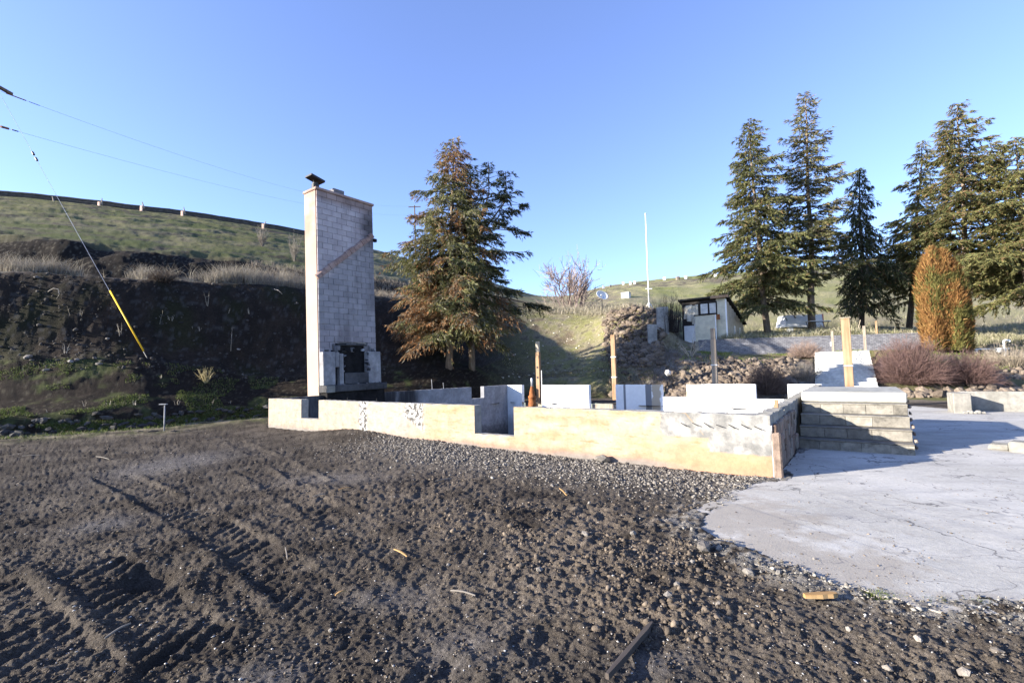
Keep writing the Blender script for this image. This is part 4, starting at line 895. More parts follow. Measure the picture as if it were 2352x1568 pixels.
# bare tree on the saddle
b = at(1312, 712, 50); b[2] = gz(b[0], b[1]); tr = thing('bare_tree', 'leafless many-stemmed tree on the saddle behind the satellite dish', 'tree', tuple(b)); acc = Acc(); r = np.random.default_rng(21)
Ht = at(1312, 586, 50)[2] - b[2]
def grow(p, d, L, w_, lev):
    n_ = 4; P = [p]
    for i in range(n_): d = nrm(d + r.normal(0, .10, 3) + np.array([0, 0, .05])); P.append(P[-1] + d * L / n_)
    P = np.array(P); wd = w_ * np.linspace(1, .6, n_ + 1); sd = nrm(np.cross(d, r.normal(0, 1, 3))); c = np.array((.27, .21, .185)) * r.uniform(.8, 1.2); acc.add(ribbons(P[:-1], P[1:], wd[:-1], wd[1:], sd), c)
    if lev == 0: return
    for i in range((4, 4, 4, 5)[lev]):
        k = r.integers(1, n_ + 1); grow(P[k], nrm(d + r.normal(0, .42, 3)), L * r.uniform(.45, .72), w_ * .58, lev - 1)
for i in range(16):
    a = r.uniform(0, 6.28); k = r.uniform(0, 1) ** .5; grow(np.array([math.cos(a) * 1.6 * k, math.sin(a) * 1.2 * k, -.2]), nrm(np.array([math.cos(a) * .6 * k, math.sin(a) * .4 * k, 1.])), Ht * r.uniform(.40, .60), .10, 3)
twigs(acc, (0, 0, -.2), 110, Ht * .5, 1.0, r, (.34, .28, .23), .5, .018, 4, rad=3.)
link('stems', acc.mesh('stems', STEM), tr)

# dry weed stalks standing on the shaded bank, one thing each
stalks = [(510, 590, 110), (577, 605, 95), (870, 740, 130), (1148, 660, 150), (1231, 630, 75), (1497, 520, 150), (1640, 575, 65), (1800, 580, 60), (1445, 705, 55), (1655, 855, 200), (1480, 1080, 150), (462, 870, 110), (1395, 690, 40), (605, 1250, 70), (785, 1245, 60), (835, 1245, 55), (965, 1240, 50), (1265, 1240, 60), (1525, 1240, 70), (1650, 1225, 40), (1150, 1050, 45), (350, 1290, 50)]
for i, (zx, zy, hz) in enumerate(stalks):
    x, y, hp_ = zx * .3174, 536 + zy * .3174, hz * .3174; b = hit(x, y); H_ = hp_ / FPX * b[1]
    o = thing('dry_weed', 'tuft of tall straw on the shaded lower slope' if i == 10 else 'pale dry weed stalk standing on the shaded left bank', 'weed', tuple(b), 0, None if i == 10 else 'dry weed stalks on the bank'); acc = Acc()
    twigs(acc, (0, 0, -.05), 26 if i == 10 else (3 if i % 3 else 1), H_, .25 if i != 10 else .7, np.random.default_rng(300 + i), (.34, .30, .24) if i != 10 else (.36, .30, .16), .3, .013, 1 if i % 2 else 2, rad=.05, lo=.8)
    link('stalks', acc.mesh('stalks', STEM), o)
def arch(label, pts, r_=.012):
    P = [hit(*pts[0])]
    for p in pts[1:]: P.append(at(p[0], p[1], P[0][1] - .15))
    o = thing('dead_branch', label, 'branch', tuple(P[0])); MB().tube([tuple(p - P[0]) for p in P], r_, 5, .005).build('twig', plain('bleached_twig', (.42, .38, .33), .8, .2, 9), o)
arch('bleached twig arching from the dark burrow in the bank', [(110, 670), (122, 662), (134, 664), (136, 676), (130, 686)])
arch('pale root hanging over the edge of the cut bank', [(490, 640), (500, 650), (506, 678)], .015)
arch('pale bent stick near the top of the bank by the chimney', [(627, 664), (640, 667), (648, 675)], .015)

# ================================================================== stuff that grows
def scatter_fe(n, x0, x1, f0, f1, r):
    return surf(r.uniform(x0, x1, n), r.uniform(f0, f1, n))
def blades(name, P, H_, w, cols_, wts, seed, lean=.35):
    r = np.random.default_rng(seed); n = len(P); D = nrm(np.stack([r.normal(0, lean, n), r.normal(0, lean, n), np.ones(n)], 1)); L = H_ * r.uniform(.4, 1.15, n)
    S = P - np.array([0, 0, .02]); Mx_ = S + D * L[:, None] * .55; E_ = S + nrm(D + np.stack([r.normal(0, .35, n), r.normal(0, .35, n), np.full(n, -.1)], 1)) * L[:, None]
    sd = nrm(np.cross(D, r.normal(0, 1, (n, 3)))); a = Acc(); c = mixcol(cols_, wts, r, n); ww = w * r.uniform(.6, 1.3, n)
    a.add(ribbons(S, Mx_, ww, ww * .7, sd), np.repeat(c, 4, 0)); a.add(ribbons(Mx_, E_, ww * .7, ww * .1, sd), np.repeat(c * 1.1, 4, 0))
    return tag(link(name, a.mesh(name, LEAF)), kind='stuff')
r = np.random.default_rng(400)
GB = [(.08, .105, .026), (.115, .14, .038), (.06, .075, .024), (.19, .165, .10)]
P = scatter_fe(40000, -110, 640, .94, 3.9, r); k = fbm(P[:, 0], P[:, 1], .9, 3, 410); P = P[(k > .58)]
blades('grass', P, .10, .010, GB, [3, 2, 2, 1.2], 1)
P = scatter_fe(20000, -110, 620, .955, 1.5, r); k = fbm(P[:, 0], P[:, 1], 1.3, 3, 411); P = P[k > .47]
tag(blades('grass', P, .12, .010, GB, [3, 3, 2, 1.5], 2), 'short green grass along the stone kerb', 'grass')
P = scatter_fe(34000, -120, 780, 5.02, 5.75, r); k = fbm(P[:, 0], P[:, 1], .45, 3, 412); P = P[k > .55]
tag(blades('dry_grass', P, .95 * (.35 + 1.3 * fbm(P[:, 0], P[:, 1], .8, 2, 433)), .010, [(.30, .265, .205), (.24, .21, .165), (.17, .145, .115)], [2, 2, 1], 3, .22), 'tall pale dry grass on the bench above the cut bank', 'dry grass')
P = scatter_fe(9000, 560, 1150, 5.1, 6.9, r); blades('dry_grass', P, .6, .012, [(.28, .24, .18), (.22, .18, .14)], [1, 1], 4, .25)
P = surf(r.uniform(1385, 1560, 2600), r.uniform(1.6, 5.2, 2600)); blades('dry_weeds', P, .4, .010, [(.16, .13, .10), (.10, .085, .065), (.13, .125, .05)], [2, 2, 1], 15, .5)
P = scatter_fe(16000, 1150, 1500, 2.2, 6.2, r); k = fbm(P[:, 0], P[:, 1], .6, 3, 413); P = P[k > .5]; blades('grass', P, .12, .015, [(.16, .16, .05), (.22, .19, .09), (.26, .22, .14)], [2, 2, 1.5], 5)
P = scatter_fe(12000, 1560, 2380, 3.3, 4.9, r); k = fbm(P[:, 0], P[:, 1], .8, 3, 414); P = P[k > .52]; blades('grass', P, .16, .012, [(.15, .20, .04), (.18, .22, .05), (.26, .23, .13)], [3, 2, 1.5], 6)
P = scatter_fe(30000, 1560, 2450, 5.3, 7.12, r); k = fbm(P[:, 0], P[:, 1], .25, 3, 415); P = P[k > .42]; blades('dry_grass', P, .45, .016, [(.33, .30, .21), (.27, .25, .16), (.22, .22, .11)], [2, 2, 1.5], 7, .25)
P = scatter_fe(9000, 1250, 1560, 5.3, 7.1, r); blades('dry_grass', P, .5, .016, [(.33, .29, .22), (.25, .22, .15)], [2, 2], 8, .25)
for i, (x, y, n) in enumerate(((2025, 1372, 420), (2150, 1384, 160), (2260, 1390, 200))):
    c_ = onz(x, y); P = np.stack([r.normal(c_[0], .05, n), r.normal(c_[1], .03, n), np.full(n, .01)], 1); tag(blades('grass', P, .05, .003, GB[:3], [2, 2, 1], 20 + i), 'green grass tuft at the cracked edge of the slab', 'grass')

# ================================================================== rocks
def rock_mesh(seed, sub=1, flat=.75):
    r = np.random.default_rng(seed); bm = bmesh.new(); bmesh.ops.create_icosphere(bm, subdivisions=sub, radius=1)
    for v_ in bm.verts:
        c = np.array(v_.co); k = 1 + .28 * (vn(c[0] * 1.7 + seed * 7, c[1] * 1.7 + c[2] * 2.3, seed) - .5) * 2 + r.normal(0, .05); v_.co = Vector((c[0] * k * r.uniform(.97, 1.03), c[1] * k * .85, c[2] * k * flat))
    for _ in range(4):
        n_ = Vector(r.normal(0, 1, 3)).normalized(); d = r.uniform(.55, .8)
        for v_ in bm.verts:
            k = v_.co.dot(n_)
            if k > d: v_.co -= n_ * (k - d)
    me = bpy.data.meshes.new('rock'); bm.to_mesh(me); bm.free(); return me
def rockmat(name, c0, c1, c2):
    m = N(name, .93, .15); v = m.obj(); p = m.wpos(); c = m.mx(m.rnd(), c0, c1); c = m.mx(m.rng(m.noise(2.2, 5, .65, p), .5, .75, 0, .7), c, c2); c = m.hsv(c, .5, 1, m.rng(m.noise(12, 5, .65, p), .25, .75, .65, 1.3)); m.bump(m.noise(25, 5, .7, p), .8, .02); return m.out(c)
M_rock = rockmat('basalt_rock', (.10, .078, .06), (.19, .15, .115), (.22, .18, .135)); M_kerb = rockmat('kerb_basalt', (.035, .032, .03), (.085, .078, .07), (.06, .065, .04)); M_stone = rockmat('yard_stone', (.13, .115, .10), (.24, .22, .195), (.17, .14, .11))  # kerb rocks coloured darker, as lying in shade
m = N('loose_rubble', .93, .12); vcol = m.attr('Col'); p = m.wpos(); m.bump(m.noise(40, 4, .7, p), .7, .01); M_rub = m.out(m.hsv(vcol, .5, 1, m.rng(m.noise(18, 5, .65, p), .25, .75, .65, 1.3)))
RM = []
for s_ in range(8):
    me = rock_mesh(s_ + 1); me.materials.append(M_rock); RM.append(me)
KM = []
for me in RM: k_ = me.copy(); k_.materials[0] = M_kerb; KM.append(k_)
SM = []
for s_ in range(5):
    me = rock_mesh(s_ + 30, 1, .6); me.materials.append(M_stone); SM.append(me)
def rocks_bulk(name, P, S, seed, c0, c1, flat=.7, sub=0, label=None, cat=None, octa=False):
    """many loose stones too small to tell apart: one mesh"""
    r = np.random.default_rng(seed); bm = bmesh.new(); bmesh.ops.create_icosphere(bm, subdivisions=1, radius=1) if sub else bmesh.ops.create_icosphere(bm, subdivisions=1, radius=1)
    if not sub:
        bm.free(); t_ = (1 + 5 ** .5) / 2; b0 = np.array([(-1, t_, 0), (1, t_, 0), (-1, -t_, 0), (1, -t_, 0), (0, -1, t_), (0, 1, t_), (0, -1, -t_), (0, 1, -t_), (t_, 0, -1), (t_, 0, 1), (-t_, 0, -1), (-t_, 0, 1)]) / 1.9
        f0 = np.array([(0, 11, 5), (0, 5, 1), (0, 1, 7), (0, 7, 10), (0, 10, 11), (1, 5, 9), (5, 11, 4), (11, 10, 2), (10, 7, 6), (7, 1, 8), (3, 9, 4), (3, 4, 2), (3, 2, 6), (3, 6, 8), (3, 8, 9), (4, 9, 5), (2, 4, 11), (6, 2, 10), (8, 6, 7), (9, 8, 1)])
    else:
        b0 = np.array([v_.co for v_ in bm.verts]); f0 = np.array([[v_.index for v_ in f.verts] for f in bm.faces]); bm.free()
    if octa: b0 = np.array([(1, 0, 0), (-1, 0, 0), (0, 1, 0), (0, -1, 0), (0, 0, 1), (0, 0, -1.)]) * 1.1; f0 = np.array([(0, 2, 4), (2, 1, 4), (1, 3, 4), (3, 0, 4), (2, 0, 5), (1, 2, 5), (3, 1, 5), (0, 3, 5)])
    n = len(P); k = len(b0); V = b0[None] * (1 + r.normal(0, .24, (n, k, 1))); V = V * (np.array([1, .8, flat])[None] * r.uniform(.7, 1.25, (n, 3)))[:, None]
    a = r.uniform(0, 2 * math.pi, n); tl = r.normal(0, .4, n); ca, sa = np.cos(a)[:, None], np.sin(a)[:, None]; ct, st_ = np.cos(tl)[:, None], np.sin(tl)[:, None]
    y, z = V[..., 1] * ct - V[..., 2] * st_, V[..., 1] * st_ + V[..., 2] * ct; x, y = V[..., 0] * ca - y * sa, V[..., 0] * sa + y * ca
    V = np.stack([x, y, z], -1) * S[:, None, None] + P[:, None]; c = np.array(c0) + (np.array(c1) - np.array(c0)) * r.uniform(0, 1, (n, 1)) ** 1.4; c = c * r.uniform(.75, 1.25, (n, 1))
    return tag(link(name, np_mesh(name, V.reshape(-1, 3), (f0[None] + (np.arange(n) * k)[:, None, None]).reshape(-1, 3), M_rub, np.repeat(c, k, 0))), label, cat, kind='stuff')
r = np.random.default_rng(500)
# the rubble slope behind the house and the rock pile by the shed
N1 = 2600; xs = r.uniform(1400, 1830, N1); fe = 1.0 + 2.7 * r.uniform(0, 1, N1) ** 1.1; P1 = surf(xs, fe); k = fbm(P1[:, 0], P1[:, 1], .5, 3, 501); sh = smooth(1.15, 1.7, fe) * (1 - smooth(1500, 1600, xs + 60 * (1.9 - fe))); ok = (k > .38) & (r.uniform(size=N1) > sh * .95); P1 = P1[ok]
N2 = 1500; xs = r.uniform(1378, 1524, N2); fe = r.uniform(3.05, 5.25, N2); ok = (xs > 1524 - (5.35 - np.abs(fe - 3.9) * .3) * 24 - (fe > 4) * 10) ; P2 = surf(xs[ok], fe[ok])
N3 = 700; P3 = surf(r.uniform(1800, 2420, N3), r.uniform(1.3, 3.6, N3)); k = fbm(P3[:, 0], P3[:, 1], .5, 3, 502); P3 = P3[k > .5]
N4 = 420; P4 = surf(r.uniform(1985, 2420, N4), r.uniform(1.05, 1.5, N4))
PA = np.concatenate([P1, P2, P3, P4]); SA = np.exp(r.normal(-2.05, .38, len(PA))); SA = np.clip(SA, .06, .34); SA[len(P1):len(P1) + len(P2)] *= 1.1
big = np.zeros(len(PA), bool); big[np.argsort(-SA / PA[:, 1])[:300]] = True
for i in np.where(big)[0]:
    pile = len(P1) <= i < len(P1) + len(P2)
    o = link('rock', RM[i % 8], None, PA[i] + np.array([0, 0, SA[i] * .25]), (r.normal(0, .5), r.normal(0, .5), r.uniform(0, 6.28)), (SA[i] * r.uniform(.85, 1.25), SA[i] * r.uniform(.8, 1.15), SA[i] * r.uniform(.8, 1.2)))
    slope = len(P1) > i
    if pile: tag(o, 'angular brown-grey rock in the tall pile left of the burnt stems', 'rock', 'rocks of the pile by the shed')
    elif slope: tag(o, 'loose grey-brown rock on the rubble slope behind the house', 'rock', 'rocks on the rubble slope')
    else: tag(o, 'loose pinkish-grey rock below the bare shrubs near the upper steps', 'rock', 'rocks below the shrubs')
rocks_bulk('rubble', PA[~big] + np.array([0, 0, .03]), SA[~big], 1, (.085, .066, .052), (.20, .16, .122), .75, 0, 'small loose rubble between the rocks', 'rubble')
b = hit(1526, 855); o = link('rock', RM[2], None, at(1534, 856, 24.6), (.2, .1, 1), (.22, .2, .26)); tag(o, 'single white boulder standing out on the rubble slope', 'rock'); o.data = RM[2].copy(); o.data.materials[0] = plain('white_boulder', (.62, .6, .56), .9, .15, 4)
# stones of the rough kerb at the left of the yard
for i in range(78):
    x = -60 + 690 * (i + r.uniform(-.4, .4)) / 78; p = surf(np.array([x]), np.array([1.35 + r.uniform(-.35, .5)]))[0]; s_ = r.uniform(.07, .17)
    o = link('kerb_stone', KM[i % 8], None, p + np.array([0, 0, .02]), (r.normal(0, .2), r.normal(0, .2), r.uniform(0, 6.28)), (s_ * 1.35, s_, s_ * .85)); tag(o, 'rough dark stone of the kerb edging the yard', 'stone', 'kerb stones along the yard')
for i, (x, y, s_) in enumerate(((160, 830, .14), (178, 826, .12), (215, 822, .13), (226, 836, .17), (105, 850, .16), (62, 820, .2), (245, 778, .12), (545, 802, .1), (555, 860, .1))):
    p = hit(x, y); o = link('pale_stone', SM[i % 5], None, p, (.3, .2, i), (s_, s_ * .8, s_ * .8)); tag(o, 'pale loose stone on the grassy foot of the bank', 'stone', 'pale stones on the bank foot')
P = surf(r.uniform(1150, 1420, 130), r.uniform(2.6, 5.2, 130)); rocks_bulk('hill_stones', P, r.uniform(.03, .09, len(P)), 2, (.35, .31, .25), (.55, .5, .42), .7, 0, 'scattered pale stones on the grassy mound', 'stones')
P = surf(r.uniform(-110, 900, 900), r.uniform(3.6, 5.0, 900)); rocks_bulk('bank_stones', P, np.clip(np.exp(r.normal(-3.2, .45, len(P))), .02, .12), 3, (.03, .027, .024), (.09, .082, .074), .7, 0, 'small stones stuck in the cut bank', 'stones')

# ------------------------------------------------------------------ gravel and clods in the yard
def yard_pts(n, x0, x1, y0, y1):
    xx, yy = r.uniform(x0, x1, n), r.uniform(y0, y1, n); d = FW * FPX + RT * (xx - 1176)[:, None] + UP * (784 - yy)[:, None]; P = CAM + d * ((0 - EYE) / d[:, 2])[:, None]; return P
GXf = GX[:len(tn)]; GYf = GY[:len(tn)]; GZf = GZ[:len(tn)]
def drop(P):
    sx = P[:, 0] / P[:, 1]; cs = GXf[-1] / GYf[-1]; j = np.clip(np.searchsorted(cs, sx), 1, NC - 1); j = np.where(np.abs(cs[j - 1] - sx) < np.abs(cs[j] - sx), j - 1, j)
    t = (P[:, 1] - 1.9) / (cY[j, 0] - 1.9); i = np.clip(np.searchsorted(tn, t), 1, len(tn) - 1); P[:, 2] = (GZf[i - 1, j] + GZf[i, j]) / 2; return P
def clear(P):
    a, b = ab(P[:, 0], P[:, 1]); return ~((a > -.02) & (b > -.02) & (a < LEN + .03) & (b < DEP + .1)) & (pdist(P[:, 0], P[:, 1], PAD) < .05)
a_ = r.uniform(4.6, 13.7, 15000); b_ = -np.abs(r.normal(0, .85, 15000)) - .03; P = np.stack([FL[0] + a_ * E1[0] + b_ * E2[0], FL[1] + a_ * E1[1] + b_ * E2[1], np.zeros(15000)], 1)
ok = clear(P) & (P[:, 1] > 2.2) & (r.uniform(size=15000) < smooth(4.6, 8, a_) * (1 - .8 * smooth(1.0, 2.8, -b_))); P = drop(P[ok]); S = np.clip(np.exp(r.normal(-4.25, .35, len(P))), .007, .034); P[:, 2] += S * .1
rocks_bulk('gravel', P, S, 5, (.075, .066, .057), (.25, .225, .195), .75, 0, 'grey crushed gravel banked along the ochre wall', 'gravel')
P = yard_pts(15000, -60, 2420, 985, 1600); ok = clear(P) & (P[:, 1] < 14); P = drop(P[ok]); S = np.clip(np.exp(r.normal(-5.25, .75, len(P))) * (.6 + .10 * P[:, 1]), .002, .034); S = np.minimum(S, .0035 + .0032 * P[:, 1]); P[:, 2] += S * .15
rocks_bulk('soil_crumbs', P, S, 6, (.046, .036, .028), (.115, .095, .075), .7, 0, 'dark soil crumbs and grit over the yard', 'soil', True)
P = np.concatenate([yard_pts(2000, 1150, 1640, 1160, 1320), yard_pts(700, 850, 1250, 1080, 1250), yard_pts(500, 1350, 1800, 1300, 1480), yard_pts(350, 1900, 2380, 1440, 1590)]); n_ = len(P); kk = fbm(P[:, 0], P[:, 1], 2.2, 3, 560); ok = clear(P) & (kk > .46); P = drop(P[ok]); S = np.clip(np.exp(r.normal(-4.65, .55, len(P))), .005, .03); P[:, 2] += S * .0
rocks_bulk('clods', P, S, 7, (.075, .060, .046), (.16, .127, .095), .8, 0, 'brown earth clods turned up in the yard', 'clods')
P = yard_pts(2600, -60, 2420, 1000, 1600); P = drop(P[clear(P) & (P[:, 1] < 13)]); S = np.clip(np.exp(r.normal(-5.6, .5, len(P))) * (.7 + .12 * P[:, 1]), .002, .012); P[:, 2] += S * .5
rocks_bulk('pale_chips', P, S, 17, (.22, .20, .18), (.5, .48, .45), .4, 0, 'tiny pale chips of plaster and wood strewn over the dirt', 'chips', True)
# rubble along the broken edge of the slab
e_ = PO[(PO[:, 0] < 3.5) & (PO[:, 1] < 6.5)]; ix = r.integers(0, len(e_), 2200); P = np.concatenate([e_[ix] + r.normal(0, .14, (2200, 2)), np.zeros((2200, 1))], 1); P = P[fbm(P[:, 0], P[:, 1], 2., 2, 590) > .45]; P = drop(P[P[:, 1] > 2.3]); S = np.clip(np.exp(r.normal(-5.4, .7, len(P))), .002, .022); P[:, 2] = np.maximum(P[:, 2], -.03) + S * .3 + .012
rocks_bulk('slab_crumbs', P, S, 8, (.09, .08, .07), (.30, .28, .245), .7, 0, 'pale crumbs along the broken edge of the slab', 'rubble', True)
P = np.concatenate([yard_pts(700, 1650, 2352, 1090, 1390)]); ok = pdist(P[:, 0], P[:, 1], PAD) > .05; P = P[ok]; kk = fbm(P[:, 0], P[:, 1], 1.2, 3, 577); P = P[kk > .45]; P[:, 2] = .024; rocks_bulk('slab_grit', P, np.clip(np.exp(r.normal(-5.3, .5, len(P))), .003, .014), 9, (.08, .065, .05), (.25, .2, .15), .5, 0, 'dark grit and leaf bits strewn on the slab', 'grit')
# bigger stones one can pick out
spots = [(1615, 1272, 60), (1590, 1300, 25), (1652, 1268, 30), (1720, 1318, 45), (1535, 1382, 45), (1790, 1325, 30), (1385, 1060, 34), (1215, 1455, 22), (1455, 1240, 30), (1300, 1135, 18), (1240, 1320, 30), (1650, 1395, 26), (1345, 1240, 30), (2110, 1480, 30), (2215, 1555, 50), (2040, 1545, 34), (1950, 1450, 24), (2290, 1500, 40), (760, 1450, 22), (720, 1240, 16), (1030, 1300, 18), (560, 1400, 16), (90, 1385, 14), (1555, 1350, 28), (1870, 1290, 14)]
for i, (x, y, wp_) in enumerate(spots):
    p = onz(x, y); s_ = .36 * wp_ / FPX * p[1]; z = float(drop(np.array([p]))[0, 2]) if pdist(p[:1], p[1:2], PAD)[0] < .05 else .022
    o = link('stone', SM[i % 5], None, (p[0], p[1], z + s_ * .3), (r.normal(0, .3), r.normal(0, .3), r.uniform(0, 6)), (s_, s_ * .9, s_))
    nearpad = i in (0, 1, 2, 3, 5)
    tag(o, 'pale broken stone at the crumbled corner of the slab' if nearpad else 'fist-sized stone lying on the bare dirt yard', 'stone', 'stones by the slab corner' if nearpad else 'stones on the dirt')
o = link('burnt_brick', SM[0], None, (0, 0, 0)); q = onz(1385, 1062); o.location = (q[0], q[1], .06); o.scale = (.16, .1, .12); tag(o, 'brown half-buried rock leaning at the foot of the ochre wall', 'rock')
# wood scraps
M_chip = wood('split_wood', (.26, .14, .05), (.40, .26, .12), 0); M_stick = wood('dark_wet_wood', (.05, .04, .034), (.11, .09, .075), 0); M_grey = wood('bleached_wood', (.15, .13, .11), (.27, .24, .205), 0)
def scrap(name, label, x0, y0, x1, y1, wd, th, mat, group=None, z=.02, zj=0.):
    a, b = onz(x0, y0), onz(x1, y1); L = np.hypot(*(b - a)[:2]); c_ = drop(np.array([(a + b) / 2]))[0]
    o = thing(name, label, 'wood scrap', (a[0], a[1], c_[2] + z), math.atan2(b[1] - a[1], b[0] - a[0]), group); n_ = 6; V = []; F = []
    for i in range(n_ + 1):
        t = i / n_; w_ = wd * (.75 + .35 * random.random()) * (.55 if i in (0, n_) else 1); zz = zj * math.sin(t * 3.1)
        V += [(L * t, -w_ / 2, zz), (L * t, w_ / 2, zz), (L * t, w_ / 2 * .8, zz + th), (L * t, -w_ / 2 * .8, zz + th)]
    for i in range(n_):
        k = i * 4
        for j in range(4): F.append((k + j, k + (j + 1) % 4, k + 4 + (j + 1) % 4, k + 4 + j))
    F += [(0, 1, 2, 3), (n_ * 4 + 3, n_ * 4 + 2, n_ * 4 + 1, n_ * 4)]
    MB().add(V, F).build('splinter', mat, o); return o
scrap('wood_chunk', 'orange split piece of wood lying by the edge of the slab', 1848, 1384, 1922, 1381, .055, .025, M_chip, z=.03)
scrap('charred_stick', 'long dark charred stick lying in the dirt', 1498, 1445, 1395, 1568, .035, .03, M_stick, z=.015)
for (a, b, c_, d, k) in ((50, 1052, 92, 1050, 0), (718, 1145, 748, 1139, 0), (778, 1132, 806, 1126, 1), (905, 1268, 935, 1285, 1), (1035, 1368, 1092, 1380, 0), (1285, 1128, 1302, 1145, 1), (770, 1368, 795, 1358, 1), (655, 1262, 660, 1290, 0), (240, 1480, 300, 1445, 0), (470, 1010, 510, 1004, 0), (1640, 1250, 1690, 1255, 0), (220, 1052, 250, 1058, 0), (1000, 1110, 1040, 1104, 0)):
    scrap('wood_sliver', 'bleached sliver of wood lying on the dirt yard' if not k else 'short yellowish chip of wood lying on the dirt yard', a, b, c_, d, .009 if not k else .018, .008, M_grey if not k else M_chip, 'bleached slivers in the yard' if not k else 'yellowish chips in the yard', .02, .01)

# ================================================================== brick retaining wall
BW0, BW1 = np.array([11.85, 30.0]), np.array([23.75, 27.49]); dB = BW1 - BW0; LB = np.hypot(*dB); aB = math.atan2(dB[1], dB[0])
m = N('grey_brick', .9, .15); v = m.obj(); x, y, z = m.sep(v); cx = m.n('ShaderNodeCombineXYZ'); m.set(cx.inputs[0], m.ma('ADD', x, y)); m.set(cx.inputs[1], z)
bt = m.n('ShaderNodeTexBrick'); m.set(bt.inputs['Vector'], cx.outputs[0]); bt.inputs['Scale'].default_value = 1; bt.inputs['Brick Width'].default_value = .22; bt.inputs['Row Height'].default_value = .085; bt.inputs['Mortar Size'].default_value = .010; bt.inputs['Mortar Smooth'].default_value = .3
m.set(bt.inputs['Color1'], (.15, .148, .16)); m.set(bt.inputs['Color2'], (.24, .235, .245)); m.set(bt.inputs['Mortar'], (.09, .09, .10)); m.bump(bt.outputs['Fac'], -.8, .015)
M_brick = m.out(m.hsv(bt.outputs['Color'], .5, 1, m.rng(m.noise(5, 5, .6, v), .3, .7, .8, 1.2)))
bw = thing('brick_wall', 'long grey brick retaining wall below the fir trees', 'wall', (BW0[0], BW0[1], 2.2), aB)
MB().box(0, LB, 0, .2, -.3, 1.0).build('wall_face', M_brick, bw)
for i in range(int(LB / .115)): MB().bbox(i * .115 + .004, i * .115 + .108, -.015, .215, 1.004, 1.08 + random.uniform(-.004, .004), .006).build('coping_brick', M_brick, bw)
MB().box(-.02, LB + .02, -.06, -.003, -.3, .05).build('footing', M_conc, bw)
MB().box(-.22, -.003, -.02, .3, -.35, 1.0).build('end_pier', M_riser, bw)

# ================================================================== shed
c0 = at(1672, 785, 31.); c0[2] = 3.2
sh = thing('shed', 'fire-damaged cream shed with sloping roof above the brick wall', 'shed', tuple(c0), -TH)
M_side = plain('cream_siding', (.56, .52, .40), .7, .12, 3); M_siden = plain('less_lit_siding', (.50, .42, .31), .7, .12, 3); M_insul = plain('torn_insulation', (.55, .50, .40), .95, .3, 9, bump=.6); M_char = plain('charred_timber', (.03, .026, .023), .9, .4, 5); M_glass = plain('dusty_pane', (.45, .45, .43), .3, .2, 3, .4); M_blue = plain('white_door_paint', (.70, .70, .70), .5, .08, 4); M_roof = plain('dark_roofing', (.05, .045, .04), .9, .3, 6)  # second siding is a duller copy for faces that catch less sun
WF, DS, HF, HB = 2.9, 5.6, 2.9, 1.55
MB().add([(-WF + .03, .03, -.8), (-.03, .03, -.8), (-.03, DS - .03, -.8), (-WF + .03, DS - .03, -.8), (-WF + .03, .03, HF - .06), (-.03, .03, HF - .06), (-.03, DS - .03, HB - .06), (-WF + .03, DS - .03, HB - .06)], [(0, 1, 2, 3), (4, 5, 6, 7), (0, 1, 5, 4), (1, 2, 6, 5), (2, 3, 7, 6), (3, 0, 4, 7)]).build('frame_core', M_char, sh)
# front boards
k = 0; z = -.35
while z < HF - .1:
    x0, x1 = (-1.95, -.02) if z < 1.75 else (-.62, -.02)
    if z < 1.75: MB().box(x0, -.62, -.30, -.28 + .0, z, z + .165).build('siding_board', M_side, sh); MB().box(-.615, -.02, -.012, .028, z, z + .165).build('siding_board', M_side, sh)
    else: MB().box(x0, x1, -.012, .028, z, z + .165).build('siding_board', M_side, sh)
    z += .17; k += 1
MB().box(-1.95, -.62, -.278, .028, -.35, 1.80).build('bay_box', M_siden, sh); MB().box(-2.0, -.55, -.33, .0, 1.805, 1.87).build('bay_ledge', M_char, sh); MB().box(-.66, -.60, -.32, -.28, -.4, 1.8).build('trim', M_white, sh)
MB().box(-.06, .03, -.03, -.013, -.4, HF - .1).build('corner_trim', M_white, sh)
for x0, x1 in ((-1.62, -1.16), (-1.05, -.64)): MB().box(x0, x1, -.006, .026, 1.95, 2.62).build('window_pane', M_glass, sh)
for x0 in (-1.75, -1.13, -.64): MB().box(x0, x0 + .08, -.03, .026, 1.88, 2.72).build('window_post', M_char, sh)
MB().box(-2.75, -.62, -.04, .026, 2.66, 2.78).build('charred_header', M_char, sh)
random.seed(12)
for x0, x1, z0, z1 in ((-2.55, -2.2, 1.5, 2.6), (-2.18, -1.95, 1.3, 2.55), (-1.93, -1.78, 1.9, 2.6), (-2.7, -2.57, 1.7, 2.5)): MB().bbox(x0, x1, -.03, .02, z0, z1, .03, .05).build('torn_wallboard', M_insul, sh)
MB().box(-2.75, -2.08, -.06, .0, -.1, 1.2).build('door', M_blue, sh); MB().box(-2.07, -1.96, -.07, .0, -.15, 1.3).build('door_trim', M_white, sh)
